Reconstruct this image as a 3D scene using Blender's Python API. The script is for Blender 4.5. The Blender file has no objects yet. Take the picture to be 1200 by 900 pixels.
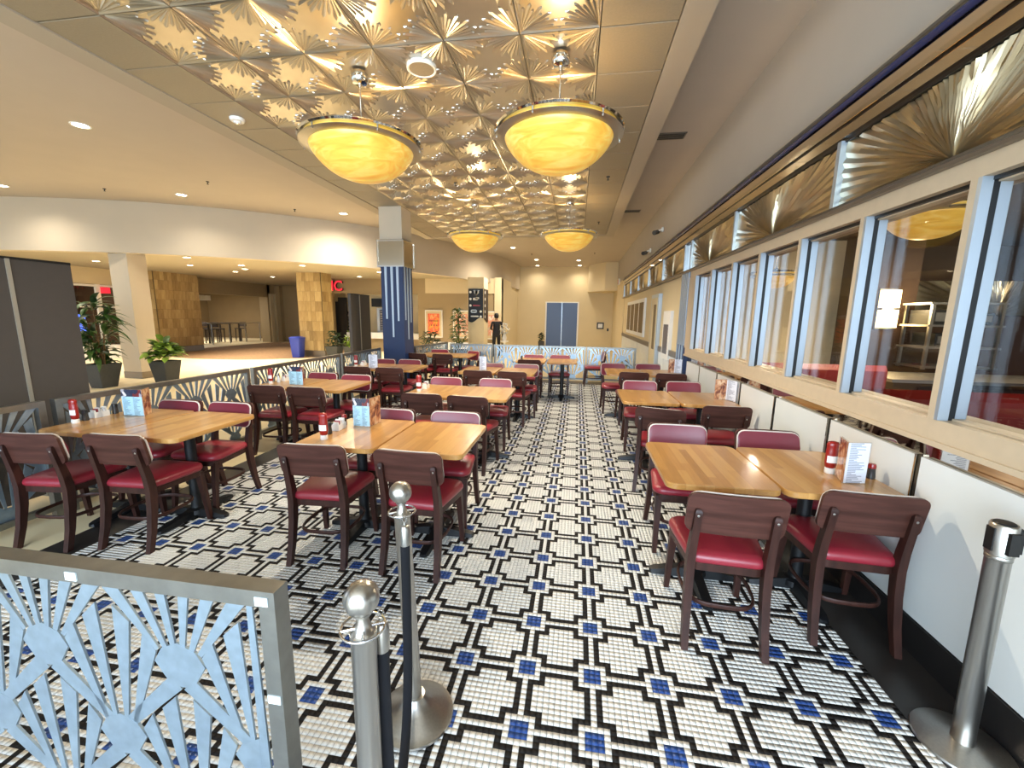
import bpy, bmesh, math, random
import numpy as np
from mathutils import Vector, Matrix
random.seed(7)
S = bpy.context.scene
COL = S.collection

# ------------------------------------------------------------------ camera
cd = bpy.data.cameras.new('camera')
cd.sensor_width = 36.0
cd.lens = 481.2085 / 1200 * 36.0
cd.clip_start = 0.02
cam = bpy.data.objects.new('camera', cd)
COL.objects.link(cam)
RX = Vector((0.9877121, 0.1555987, 0.0146230)); RU = Vector((-0.0397761, 0.1597951, 0.9863485)); RF = Vector((-0.1511378, 0.9748100, -0.1640207))
cam.matrix_world = Matrix(((RX.x, RU.x, -RF.x, 0), (RX.y, RU.y, -RF.y, 0), (RX.z, RU.z, -RF.z, 1.62), (0, 0, 0, 1)))
S.camera = cam

# ------------------------------------------------------------------ light and exposure
w = bpy.data.worlds.new('world'); S.world = w; w.use_nodes = True
w.node_tree.nodes['Background'].inputs[0].default_value = (0.74, 0.86, 1.0, 1)
w.node_tree.nodes['Background'].inputs[1].default_value = 1.35
vs = S.view_settings
vs.view_transform = 'Standard'; vs.look = 'None'; vs.gamma = 1.0; vs.exposure = 0.45
vs.use_curve_mapping = False
try:
    S.cycles.use_denoising = True
    S.cycles.max_bounces = 7; S.cycles.diffuse_bounces = 4; S.cycles.glossy_bounces = 4; S.cycles.transparent_max_bounces = 12
    S.cycles.caustics_reflective = False; S.cycles.caustics_refractive = False
    S.cycles.sample_clamp_indirect = 6.0
except Exception:
    pass

def light(name, kind, loc, power, color, size=0.1, rot=(0, 0, 0), sy=None, spot=None, blend=0.5):
    l = bpy.data.lights.new(name, kind); l.energy = power; l.color = color
    if kind == 'AREA':
        l.size = size
        if sy: l.shape = 'RECTANGLE'; l.size_y = sy
    else:
        l.shadow_soft_size = size
        if kind == 'SPOT': l.spot_size = spot; l.spot_blend = blend
    o = bpy.data.objects.new(name, l); COL.objects.link(o); o.location = loc; o.rotation_euler = rot
    return o
# daylight of the entrance glazing behind the camera
light('entrance_daylight', 'AREA', (-0.6, -4.2, 2.0), 700, (0.66, 0.83, 1.0), 7.0, (math.radians(90), 0, 0), 3.4)
WARM = (1.0, 0.92, 0.78)

# ------------------------------------------------------------------ material helpers
def lin(c):
    c = c.lstrip('#'); r = [int(c[i:i + 2], 16) / 255 for i in (0, 2, 4)]
    return tuple((x / 12.92 if x <= 0.04045 else ((x + 0.055) / 1.055) ** 2.4) for x in r) + (1,)
class NT:
    def __init__(s, name):
        s.m = bpy.data.materials.new(name); s.m.use_nodes = True; s.t = s.m.node_tree
        s.b = s.t.nodes['Principled BSDF']; s.out = s.t.nodes['Material Output']
    def n(s, typ, ins=None, **kw):
        x = s.t.nodes.new(typ)
        for k, v in kw.items(): setattr(x, k, v)
        if ins:
            for k, v in ins.items():
                if hasattr(v, 'links') or isinstance(v, bpy.types.NodeSocket): s.t.links.new(v, x.inputs[k])
                else: x.inputs[k].default_value = v
        return x
    def l(s, a, b): s.t.links.new(a, b)
    def ramp(s, fac, stops, interp='LINEAR'):
        r = s.n('ShaderNodeValToRGB'); r.color_ramp.interpolation = interp
        e = r.color_ramp.elements
        while len(e) > 1: e.remove(e[-1])
        e[0].position, e[0].color = stops[0]
        for p, c in stops[1:]:
            q = e.new(p); q.color = c
        s.l(fac, r.inputs[0]); return r.outputs[0]
    def math(s, op, a, b=None, c=None):
        x = s.n('ShaderNodeMath', operation=op)
        for i, v in enumerate((a, b, c)):
            if v is None: continue
            if isinstance(v, (int, float)): x.inputs[i].default_value = v
            else: s.l(v, x.inputs[i])
        return x.outputs[0]
def pm(name, col, rough=0.5, metal=0.0, noise=0.0, scale=20.0, bump=0.0, coat=0.0, stretch=None, emit=None, emit_s=0, spec=None):
    t = NT(name); b = t.b
    c = lin(col) if isinstance(col, str) else col
    b.inputs['Base Color'].default_value = c; b.inputs['Roughness'].default_value = rough; b.inputs['Metallic'].default_value = metal
    if coat: b.inputs['Coat Weight'].default_value = coat; b.inputs['Coat Roughness'].default_value = 0.08
    if spec is not None: b.inputs['Specular IOR Level'].default_value = spec
    if noise or bump:
        tc = t.n('ShaderNodeTexCoord'); mp = t.n('ShaderNodeMapping', {'Vector': tc.outputs['Object']})
        if stretch: mp.inputs['Scale'].default_value = stretch
        nz = t.n('ShaderNodeTexNoise', {'Vector': mp.outputs[0], 'Scale': scale, 'Detail': 4.0})
        if noise:
            lo = tuple(x * (1 - noise) for x in c[:3]) + (1,); hi = tuple(min(1, x * (1 + noise)) for x in c[:3]) + (1,)
            t.l(t.ramp(nz.outputs[0], [(0.3, lo), (0.7, hi)]), b.inputs['Base Color'])
        if bump:
            bp = t.n('ShaderNodeBump', {'Height': nz.outputs[0], 'Strength': bump, 'Distance': 0.004}); t.l(bp.outputs[0], b.inputs['Normal'])
    if emit: b.inputs['Emission Color'].default_value = lin(emit); b.inputs['Emission Strength'].default_value = emit_s
    return t.m

M = {}
M['tile_white'] = pm('white_mosaic', '#dedcd6', 0.3, noise=0.03, scale=6)
M['tile_black'] = pm('black_mosaic', '#211e1c', 0.6, noise=0.05, spec=0.15, scale=30)
M['tile_blue'] = pm('blue_mosaic', '#2c4a86', 0.3, noise=0.15, scale=40)
M['grout'] = pm('dark_grout', '#2a2521', 0.85, noise=0.1, spec=0.1)
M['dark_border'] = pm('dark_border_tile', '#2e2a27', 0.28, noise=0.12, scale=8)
M['mall_floor'] = pm('beige_mall_floor', '#f2dfb4', 0.35, noise=0.06, scale=1.2)
M['carpet'] = pm('brown_carpet', '#8a6a48', 0.95, noise=0.22, scale=9)
M['plaster'] = pm('warm_plaster', '#c6b8a2', 0.85, noise=0.02, scale=2)
M['plaster_far'] = pm('cream_plaster', '#d8c6a0', 0.85, noise=0.02, scale=2)
M['plaster_tan'] = pm('tan_plaster', '#a08c6a', 0.85, noise=0.03, scale=2)
M['plaster_grey'] = pm('grey_plaster', '#aaa298', 0.85, noise=0.02, scale=2)
M['ceil_white'] = pm('ceiling_paint', '#bcb0a2', 0.9, noise=0.02, scale=2)
M['mall_ceil'] = pm('mall_ceiling_paint', '#a99f8a', 0.9)
M['ceil_tile'] = pm('mineral_ceiling_tile', '#8c806c', 0.42, noise=0.05, scale=60, bump=0.25)
M['trim_paint'] = pm('ceiling_trim_paint', '#a99d8c', 0.6)
M['tin'] = pm('pressed_tin', '#c6bdad', 0.29, 0.9, noise=0.05, scale=5)
M['tin_panel'] = pm('embossed_steel', '#c6b899', 0.3, 0.92, noise=0.08, scale=9)
M['steel'] = pm('brushed_steel', '#b9b6b0', 0.3, 1.0, noise=0.06, scale=120, stretch=(1, 1, 0.04))
M['rail_steel'] = pm('rail_steel', '#94948f', 0.36, 0.95, noise=0.10, scale=18)
M['grille_steel'] = pm('galvanised_grille', '#a8bccc', 0.36, 0.88, noise=0.10, scale=25)
M['chrome'] = pm('chrome', '#d8d8d8', 0.06, 1.0)
M['mirror'] = pm('mirror_steel', '#b8aea0', 0.03, 1.0)
M['mirror_light'] = pm('bright_mirror_steel', '#e0d8cc', 0.04, 1.0)
M['silver'] = pm('silver_frame', '#b4c1cd', 0.3, 0.5)
M['beige_frame'] = pm('beige_frame', '#cbb89c', 0.5, noise=0.03)
M['gasket'] = pm('black_gasket', '#15181b', 0.4)
M['moulding_grey'] = pm('grey_moulding', '#807668', 0.35, 0.6)
M['neon_blue'] = pm('unlit_blue_tube', '#27305a', 0.25)
M['white_panel'] = pm('white_laminate', '#e2e5e2', 0.3, noise=0.02, scale=3)
M['base_black'] = pm('black_base', '#1c1a19', 0.45)
M['blue_lam'] = pm('blue_laminate', '#182d55', 0.45, noise=0.04)
M['mirror_box'] = pm('mirror_box', '#c9c4b8', 0.08, 1.0)
M['dark_lam'] = pm('charcoal_panel', '#4a423b', 0.6, noise=0.03)
M['dark_seam'] = pm('grey_seam', '#a8a294', 0.4, 0.5)
M['door_blue'] = pm('slate_blue_door', '#586f9a', 0.5)
M['planter'] = pm('charcoal_planter', '#3b3d3c', 0.5, noise=0.08)
M['soil'] = pm('soil', '#2b2018', 0.95, noise=0.3)
M['bark'] = pm('bark', '#6a5335', 0.9, noise=0.3)
M['leaf'] = pm('leaf_green', '#3c5a24', 0.4, noise=0.4, scale=6)
M['leaf2'] = pm('leaf_light_green', '#7f9a3a', 0.4, noise=0.4, scale=6)
M['leaf3'] = pm('leaf_dark_green', '#2c4426', 0.45, noise=0.35, scale=6)
M['vinyl'] = pm('red_vinyl', '#8e2633', 0.34, noise=0.06, scale=8, spec=0.6)
M['vinyl_back'] = pm('maroon_vinyl', '#7d2434', 0.34, noise=0.05, scale=8, spec=0.6)
M['piping'] = pm('pale_piping', '#d9d0c6', 0.5)
M['iron'] = pm('black_iron', '#17181a', 0.42, 0.3)
M['white'] = pm('white_plastic', '#eceae4', 0.4)
M['red'] = pm('ketchup_red', '#8e1712', 0.3, coat=0.3)
M['black'] = pm('black_plastic', '#141414', 0.4)
M['pepper'] = pm('pepper_glass', '#3c3a38', 0.15)
M['salt'] = pm('salt_glass', '#c9ced0', 0.15)
M['velvet'] = pm('black_velvet', '#0c0d14', 0.95)
M['bin_blue'] = pm('blue_bin', '#2c3fa0', 0.45)
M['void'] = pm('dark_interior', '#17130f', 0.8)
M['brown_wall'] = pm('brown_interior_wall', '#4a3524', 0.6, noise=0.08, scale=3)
M['brown_store'] = pm('taupe_wall', '#7d6a4c', 0.85, noise=0.04, scale=2)
M['dark_wood'] = pm('dark_wood', '#2a1d15', 0.5, noise=0.2)
M['booth'] = pm('booth_vinyl', '#8e2418', 0.4, noise=0.06)
M['counter'] = pm('dark_counter', '#2c2119', 0.3, noise=0.1)
M['cloth'] = pm('white_cloth', '#dedcd6', 0.9)
M['tape'] = pm('tape', '#dfe8ea', 0.6)
M['screen'] = pm('blue_screen', '#3a55c0', 0.4, emit='#5878ff', emit_s=1.2)
M['sign_red'] = pm('red_sign_face', '#d32a38', 0.4, emit='#ff2b40', emit_s=0.7)
M['sign_side'] = pm('red_sign_side', '#4a1416', 0.5)
M['sconce'] = pm('sconce_glass', '#fff0d0', 0.4, emit='#ffdf9a', emit_s=9)
M['lens'] = pm('downlight_lens', '#fff4dc', 0.4, emit='#fff0d2', emit_s=14)
M['exit_sign'] = pm('red_tinted_sign', '#c9867a', 0.5)

def m_wood(name, dark, light_, rough=0.3, coat=0.2, sc=(14, 14, 1.2)):
    t = NT(name); b = t.b
    tc = t.n('ShaderNodeTexCoord'); mp = t.n('ShaderNodeMapping', {'Vector': tc.outputs['Object'], 'Scale': sc})
    nz = t.n('ShaderNodeTexNoise', {'Vector': mp.outputs[0], 'Scale': 3.0, 'Detail': 5.0, 'Distortion': 0.4})
    t.l(t.ramp(nz.outputs[0], [(0.3, lin(dark)), (0.7, lin(light_))]), b.inputs['Base Color'])
    b.inputs['Roughness'].default_value = rough; b.inputs['Coat Weight'].default_value = coat; b.inputs['Coat Roughness'].default_value = 0.2; b.inputs['Specular IOR Level'].default_value = 0.25
    return t.m
M['walnut'] = m_wood('walnut_frame', '#2c1813', '#42261f', 0.46, 0.1, (10, 10, 1.2))
M['walnut_panel'] = m_wood('walnut_panel', '#3d221b', '#54322a', 0.5, 0.05, (1.2, 10, 14))
def m_butcher():
    t = NT('butcher_block'); b = t.b
    tc = t.n('ShaderNodeTexCoord'); sp = t.n('ShaderNodeSeparateXYZ', {0: tc.outputs['Object']})
    oi = t.n('ShaderNodeObjectInfo')
    st = t.math('FLOOR', t.math('MULTIPLY', t.math('ADD', sp.outputs[0], 10.0), 21.0))
    off = t.n('ShaderNodeTexWhiteNoise', {'W': t.math('ADD', st, t.math('MULTIPLY', oi.outputs['Random'], 50.0))}, noise_dimensions='1D')
    seg = t.math('FLOOR', t.math('ADD', t.math('MULTIPLY', sp.outputs[1], 1.7), t.math('MULTIPLY', off.outputs[0], 7.0)))
    cv = t.n('ShaderNodeCombineXYZ', {0: st, 1: seg, 2: t.math('MULTIPLY', oi.outputs['Random'], 31.0)})
    wn = t.n('ShaderNodeTexWhiteNoise', {'Vector': cv.outputs[0]}, noise_dimensions='3D')
    mp = t.n('ShaderNodeMapping', {'Vector': tc.outputs['Object'], 'Scale': (30, 2.0, 30)})
    nz = t.n('ShaderNodeTexNoise', {'Vector': mp.outputs[0], 'Scale': 3.0, 'Detail': 5.0})
    f = t.math('ADD', t.math('MULTIPLY', wn.outputs[0], 0.62), t.math('MULTIPLY', nz.outputs[0], 0.42))
    t.l(t.ramp(f, [(0.1, lin('#a07034')), (0.5, lin('#b98647')), (0.95, lin('#cd9e5d'))]), b.inputs['Base Color'])
    b.inputs['Roughness'].default_value = 0.3; b.inputs['Coat Weight'].default_value = 0.5; b.inputs['Coat Roughness'].default_value = 0.12
    return t.m
M['butcher'] = m_butcher()
def m_stone():
    t = NT('travertine_tile'); b = t.b
    tc = t.n('ShaderNodeTexCoord'); oi = t.n('ShaderNodeObjectInfo')
    mp = t.n('ShaderNodeMapping', {'Vector': tc.outputs['Object'], 'Scale': (14, 14, 3)})
    nz = t.n('ShaderNodeTexNoise', {'Vector': mp.outputs[0], 'Scale': 1.6, 'Detail': 5.0})
    f = t.math('ADD', t.math('MULTIPLY', oi.outputs['Random'], 0.5), t.math('MULTIPLY', nz.outputs[0], 0.55))
    t.l(t.ramp(f, [(0.15, lin('#8d7449')), (0.55, lin('#ad9260')), (0.95, lin('#c8b07e'))]), b.inputs['Base Color'])
    b.inputs['Roughness'].default_value = 0.6
    return t.m
M['stone'] = m_stone()
def m_glass(name, tint=(1, 1, 1, 1), f0=0.0):
    t = NT(name); t.t.nodes.remove(t.b)
    tr = t.n('ShaderNodeBsdfTransparent', {0: tint}); gl = t.n('ShaderNodeBsdfGlossy', {'Roughness': 0.0})
    lw = t.n('ShaderNodeLayerWeight', {'Blend': 0.5})
    f = t.math('ADD', t.math('MULTIPLY', t.math('POWER', lw.outputs[1], 5.0), .9), f0)
    mx = t.n('ShaderNodeMixShader', {0: f, 1: tr.outputs[0], 2: gl.outputs[0]}); t.l(mx.outputs[0], t.out.inputs[0])
    return t.m
M['pane'] = m_glass('window_glass', (0.9, 0.88, 0.85, 1), 0.03)
M['acrylic'] = m_glass('clear_acrylic', (0.97, 0.98, 1, 1), 0.03)
def m_bowl():
    t = NT('amber_alabaster'); b = t.b
    tc = t.n('ShaderNodeTexCoord'); mp = t.n('ShaderNodeMapping', {'Vector': tc.outputs['Object'], 'Scale': (1.2, 3.0, 8.0), 'Rotation': (0.35, 0.5, 0.3)})
    nz = t.n('ShaderNodeTexNoise', {'Vector': mp.outputs[0], 'Scale': 2.2, 'Detail': 5.0, 'Distortion': 1.2})
    c = t.ramp(nz.outputs[0], [(0.25, lin('#e0a43a')), (0.5, lin('#f0bf52')), (0.75, lin('#fad87c'))])
    t.l(c, b.inputs['Base Color']); t.l(c, b.inputs['Emission Color']); b.inputs['Emission Strength'].default_value = 0.31
    b.inputs['Roughness'].default_value = 0.3
    return t.m
M['bowl'] = m_bowl()
def m_print(name, paper, ink, ncol=2, rows=26, head=None, headc='#2d3246'):
    # flat print: rows of small grey text blocks in columns, and a picture band across the top
    t = NT(name); b = t.b
    tc = t.n('ShaderNodeTexCoord'); sp = t.n('ShaderNodeSeparateXYZ', {0: tc.outputs['Generated']})
    u = sp.outputs[0]; v = sp.outputs[2]
    r = t.math('MULTIPLY', v, float(rows)); row = t.math('FLOOR', r); fr = t.math('FRACT', r)
    c = t.math('MULTIPLY', u, float(ncol)); colm = t.math('FLOOR', c); fc = t.math('FRACT', c)
    wn = t.n('ShaderNodeTexWhiteNoise', {'Vector': t.n('ShaderNodeCombineXYZ', {0: row, 1: colm}).outputs[0]}, noise_dimensions='2D')
    ln = t.math('ADD', t.math('MULTIPLY', wn.outputs[0], 0.55), 0.3)
    on = t.math('MULTIPLY', t.math('MULTIPLY', t.math('LESS_THAN', fr, 0.5), t.math('GREATER_THAN', fc, 0.1)), t.math('LESS_THAN', fc, ln))
    mx = t.n('ShaderNodeMix', data_type='RGBA'); mx.inputs[6].default_value = lin(paper); mx.inputs[7].default_value = lin(ink); t.l(on, mx.inputs[0])
    outc = mx.outputs[2]
    if head is not None:
        vo = t.n('ShaderNodeTexVoronoi', {'Vector': tc.outputs['Generated'], 'Scale': 6.0})
        pic = t.ramp(t.n('ShaderNodeSeparateColor', {0: vo.outputs['Color']}).outputs[0], [(0.0, lin(headc)), (0.45, lin('#b9b0b4')), (0.6, lin('#7a2f2c')), (0.8, lin('#e8dcd0'))], 'CONSTANT')
        m2 = t.n('ShaderNodeMix', data_type='RGBA'); t.l(t.math('GREATER_THAN', v, head), m2.inputs[0]); t.l(outc, m2.inputs[6]); t.l(pic, m2.inputs[7]); outc = m2.outputs[2]
    t.l(outc, b.inputs['Base Color']); b.inputs['Roughness'].default_value = 0.35
    return t.m
M['menu_blue'] = m_print('menu_page_blue', '#b5dcea', '#7a9aa8', 2, 26, 0.73)
M['menu_white'] = m_print('menu_page_white', '#e8eaf0', '#8a8e9c', 1, 30)
M['screen_menu'] = m_print('menu_board_print', '#5d5a60', '#b9b3ac', 2, 9)
def m_photo(name, cols):
    t = NT(name); tc = t.n('ShaderNodeTexCoord')
    nz = t.n('ShaderNodeTexNoise', {'Vector': tc.outputs['Generated'], 'Scale': 3.2, 'Detail': 3.0, 'Distortion': 1.0})
    st = [(i * 0.62 / max(1, len(cols) - 1) + 0.2, lin(c)) for i, c in enumerate(cols)]
    t.l(t.ramp(nz.outputs[0], st), t.b.inputs['Base Color']); t.b.inputs['Roughness'].default_value = 0.35
    return t.m
M['photo'] = m_photo('menu_photo_print', ['#2a1512', '#6d2f22', '#c98c5e', '#e9c8a0', '#3b1a16'])
M['poster'] = m_photo('poster_print', ['#f2c93e', '#f4a23a', '#e8553a', '#f0b06a', '#e23b34'])
M['poster_b'] = m_photo('poster_print_pale', ['#e9dfcc', '#c7b9a0', '#d98a6a', '#efe9dc', '#70665a'])

# ------------------------------------------------------------------ mesh builder
class MB:
    def __init__(s): s.v = []; s.f = []
    def add(s, vs_, fs):
        k = len(s.v); s.v += [tuple(p) for p in vs_]; s.f += [tuple(i + k for i in f) for f in fs]
    def box(s, x0, x1, y0, y1, z0, z1):
        s.add([(x0, y0, z0), (x1, y0, z0), (x1, y1, z0), (x0, y1, z0), (x0, y0, z1), (x1, y0, z1), (x1, y1, z1), (x0, y1, z1)],
              [(0, 3, 2, 1), (4, 5, 6, 7), (0, 1, 5, 4), (1, 2, 6, 5), (2, 3, 7, 6), (3, 0, 4, 7)])
        return s
    def loft(s, rings, cap=True, close=True):
        n = len(rings[0]); k = len(s.v)
        for r in rings: s.v += [tuple(p) for p in r]
        for i in range(len(rings) - 1):
            for j in range(n if close else n - 1):
                a = k + i * n + j; b = k + i * n + (j + 1) % n
                s.f.append((a, b, b + n, a + n))
        if cap:
            s.f.append(tuple(k + j for j in reversed(range(n)))); s.f.append(tuple(k + (len(rings) - 1) * n + j for j in range(n)))
        return s
    def prism(s, poly, z0, z1, fn=lambda x, y, z: (x, y, z)):
        return s.loft([[fn(x, y, z0) for x, y in poly], [fn(x, y, z1) for x, y in poly]])
    def lathe(s, prof, n=20, c=(0, 0, 0), cap=True):
        return s.loft([[(c[0] + r * math.cos(2 * math.pi * j / n), c[1] + r * math.sin(2 * math.pi * j / n), c[2] + z) for j in range(n)] for r, z in prof], cap)
    def tube(s, path, r, n=8, cap=True, closed=False):
        P = [Vector(p) for p in path]; rings = []
        for i, p in enumerate(P):
            a = P[(i - 1) % len(P)] if (i > 0 or closed) else p; b = P[(i + 1) % len(P)] if (i < len(P) - 1 or closed) else p
            d = (b - a).normalized()
            up = Vector((0, 0, 1)) if abs(d.z) < 0.9 else Vector((0, 1, 0))
            if closed or i == 0: x = d.cross(up).normalized()
            else: x = (x - d * x.dot(d)).normalized()      # carry the frame along, no twist
            y = x.cross(d)
            rr = r[i] if isinstance(r, list) else r
            rx, ry = rr if isinstance(rr, tuple) else (rr, rr)
            rings.append([p + x * (rx * math.cos(2 * math.pi * j / n)) + y * (ry * math.sin(2 * math.pi * j / n)) for j in range(n)])
        if closed: rings.append(rings[0]); cap = False
        return s.loft(rings, cap)
    def build(s, name, mat, parent=None, smooth=None, loc=None, kind=None):
        me = bpy.data.meshes.new(name); me.from_pydata(s.v, [], s.f)
        if smooth is not None:
            me.shade_smooth(); me.set_sharp_from_angle(angle=math.radians(smooth))
        me.materials.append(M[mat] if isinstance(mat, str) else mat)
        return link(name, me, parent, loc, kind)
def link(name, data, parent=None, loc=None, kind=None, rz=0):
    o = bpy.data.objects.new(name, data); COL.objects.link(o)
    if parent: o.parent = parent
    if loc is not None: o.location = loc
    if rz: o.rotation_euler = (0, 0, rz)
    if kind: o['kind'] = kind
    return o
def thing(name, label, cat, loc=(0, 0, 0), rz=0, group=None):
    return tag(link(name, None, None, loc, None, rz), label, cat, group)
def tag(o, label, cat, group=None):
    o['label'] = label; o['category'] = cat
    if group: o['group'] = group
    return o
def struct(o, label=None):
    o['kind'] = 'structure'
    if label: o['label'] = label
    return o
def box(name, mat, x0, x1, y0, y1, z0, z1, parent=None, kind=None):
    return MB().box(x0, x1, y0, y1, z0, z1).build(name, mat, parent, kind=kind)
def dup(root, loc, rz=0, label=None, group=None):
    def cp(o, par):
        c = o.copy(); COL.objects.link(c)
        if par: c.parent = par
        for ch in o.children: cp(ch, c)
        return c
    r = cp(root, None); r.location = loc; r.rotation_euler = (0, 0, rz)
    if label: r['label'] = label
    if group: r['group'] = group
    return r
def rrect(hx, hy, r, n=4):
    out = []
    for cx, cy, a0 in ((hx - r, hy - r, 0), (-hx + r, hy - r, 90), (-hx + r, -hy + r, 180), (hx - r, -hy + r, 270)):
        for i in range(n + 1):
            a = math.radians(a0 + 90 * i / n); out.append((cx + r * math.cos(a), cy + r * math.sin(a)))
    return out

# ================================================================== SETTING
TP = 0.29824 / 12; TX, TY = -0.1670, 1.3745     # mosaic pitch and the centre of one blue square
I0, I1 = -125, 63; J0, J1 = -95, 349            # tile index ranges (x, y)
XL, XR = TX + (I0 - .5) * TP, TX + (I1 + .5) * TP
YN, YF = TY + (J0 - .5) * TP, TY + (J1 + .5) * TP
floor = struct(box('floor', 'grout', XL, XR, YN, YF, -0.05, -0.0016), 'white, black and blue mosaic tile floor')
def tile_kind():
    i = np.arange(I0, I1 + 1); j = np.arange(J0, J1 + 1)
    I, J = np.meshgrid(i, j, indexing='ij')
    a = (I + 6) % 12 - 6; b = (J + 6) % 12 - 6          # -6..5 about the blue square
    A, B = np.abs(a), np.abs(b)
    k = np.zeros(I.shape, int)                           # 0 white
    k[(A == 1) & (B > 2)] = 1; k[(B == 1) & (A > 2)] = 1
    ring = (np.maximum(A, B) == 3) & (A != 0) & (B != 0)
    k[ring] = 1
    k[(A == 3) & (B <= 1) & (B != 0)] = 1; k[(B == 3) & (A <= 1) & (A != 0)] = 1
    k[(A <= 1) & (B <= 1)] = 2
    return I, J, k
def tile_mesh(name, cx, cy, h=0.0462 * TP):
    n = len(cx); s = TP / 2 - 0.0006; t = s - 0.00025
    rnd = np.random.RandomState(3).uniform(-0.00012, 0.00012, n)
    base = np.array([(-s, -s), (s, -s), (s, s), (-s, s)]); top = np.array([(-t, -t), (t, -t), (t, t), (-t, t)])
    v = np.zeros((n, 8, 3), np.float32)
    v[:, :4, 0] = cx[:, None] + base[None, :, 0]; v[:, :4, 1] = cy[:, None] + base[None, :, 1]; v[:, :4, 2] = -0.0018
    v[:, 4:, 0] = cx[:, None] + top[None, :, 0]; v[:, 4:, 1] = cy[:, None] + top[None, :, 1]; v[:, 4:, 2] = rnd[:, None]
    q = np.array([(4, 5, 6, 7), (0, 1, 5, 4), (1, 2, 6, 5), (2, 3, 7, 6), (3, 0, 4, 7)])
    f = (q[None] + (np.arange(n) * 8)[:, None, None]).reshape(-1, 4)
    me = bpy.data.meshes.new(name)
    me.vertices.add(n * 8); me.vertices.foreach_set('co', v.ravel())
    me.loops.add(f.size); me.loops.foreach_set('vertex_index', f.ravel().astype(np.int32))
    me.polygons.add(len(f)); me.polygons.foreach_set('loop_start', np.arange(0, f.size, 4, dtype=np.int32))
    me.polygons.foreach_set('loop_total', np.full(len(f), 4, dtype=np.int32))
    me.update(calc_edges=True)
    return me
I_, J_, K_ = tile_kind()
for kk, nm, mt in ((0, 'white_mosaic_tiles', 'tile_white'), (1, 'black_mosaic_tiles', 'tile_black')):
    s_ = K_ == kk
    me = tile_mesh(nm, TX + I_[s_] * TP, TY + J_[s_] * TP); me.materials.append(M[mt]); link(nm, me, floor, kind='stuff')
g = np.array([(x, y) for x in (-1, 0, 1) for y in (-1, 0, 1)], float) * TP
bm_ = tile_mesh('blue_tile_square', g[:, 0], g[:, 1]); bm_.materials.append(M['tile_blue'])
blues = sorted([(TX + 12 * i * TP, TY + 12 * j * TP) for i in range(-10, 6) for j in range(-7, 30)], key=lambda p: (p[0] + 0.2) ** 2 + (p[1] - 0.4) ** 2 + (0 if p[1] > 0.5 else 900))
for x, y in blues[:300]: link('blue_tile_square', bm_, floor, (x, y, 0))
rest = np.array([(x + a, y + b) for x, y in blues[300:] for a, b in g])
me = tile_mesh('far_blue_tiles', rest[:, 0], rest[:, 1]); me.materials.append(M['tile_blue']); link('far_blue_tiles', me, floor, kind='stuff')
struct(box('trim_1', 'dark_border', XR, 1.78, YN, 10.5, -0.05, -0.0005), 'dark tile border along the window wall')
struct(box('trim_2', 'dark_border', XL - 0.26, XL, YN, 10.5, -0.05, -0.0005), 'dark tile border on the left of the mosaic')
struct(box('trim_3', 'dark_border', XL, XR, YF, 10.5, -0.05, -0.0005), 'dark tile border before the far rail')
mf = MB().box(-30, XL - 0.26, -5, 34, -0.06, -0.001).box(XL - 0.26, 1.78, 10.5, 24, -0.06, -0.001).box(XL - 0.26, 9.9, -5, YN, -0.06, -0.001)
struct(mf.build('floor', 'mall_floor'), 'polished beige mall floor')
cp_ = [(-17.2, 10.6), (-15.2, 12.9), (-14.0, 12.45), (-13.0, 12.22), (-12.2, 12.25), (-11.4, 12.38), (-10.7, 12.7), (-9.9, 13.3), (-9.2, 14.2), (-9.2, 17), (-12.2, 20.2), (-16.3, 20.3), (-16.3, 16), (-17.2, 14)]
struct(MB().prism(cp_[1:], -0.003, 0.004).build('floor', 'carpet'), 'brown carpet before the stores')

# --- pressed metal ceiling
TXC, TYC, ZC = 0.592, 0.600, 3.70
CX0, CY0 = 0.080, 3.43
ceil = struct(box('ceiling', 'dark_lam', -4.06, 0.66, -0.2, 11.26, 3.728, 3.80), 'pressed metal tile ceiling')
def fan_tile(sx, sy):
    m = MB(); hx, hy = sx / 2 - 0.003, sy / 2 - 0.003
    m.add([(-hx, -hy, 0.012), (hx, -hy, 0.012), (hx, hy, 0.012), (-hx, hy, 0.012)], [(0, 3, 2, 1)])
    e = 0.012
    for (ax, ay, bx, by) in ((-hx, -hy, hx, -hy), (hx, -hy, hx, hy), (hx, hy, -hx, hy), (-hx, hy, -hx, -hy)):  # rolled rim
        ix, iy = (-(by - ay)), (bx - ax); L = math.hypot(ix, iy); ix, iy = ix / L * e, iy / L * e
        m.add([(ax, ay, 0), (bx, by, 0), (bx + ix, by + iy, 0.012), (ax + ix, ay + iy, 0.012), (ax, ay, 0.014), (bx, by, 0.014)], [(0, 3, 2, 1), (0, 1, 5, 4)])
    for qx, qy in ((-1, -1), (1, -1), (1, 1), (-1, 1)):
        n = 11; R = [.297, .255, .297, .25, .30, .245, .30, .25, .297, .255, .297]
        for i in range(n):
            a0 = math.radians(90 * i / n + .9); a1 = math.radians(90 * (i + 1) / n - .9); am = (a0 + a1) / 2
            r = R[i] * min(sx, sy) / .6
            P = lambda rr, a, z: (qx * (hx - .004 - rr * math.cos(a)), qy * (hy - .004 - rr * math.sin(a)), z)
            v = [P(.02, a0, .011), P(.02, a1, .011), P(r * .93, a0, .011), P(r * .93, a1, .011), P(.02, am, .0095), P(r, am, .0), P(r * 1.02, am, .011)]
            fs = [(0, 2, 5, 4), (4, 5, 3, 1), (2, 6, 5), (5, 6, 3)]
            if qx * qy < 0: fs = [tuple(reversed(f)) for f in fs]
            m.add(v, fs)
    return m
tin_me = None
plain_me = {}
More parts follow.
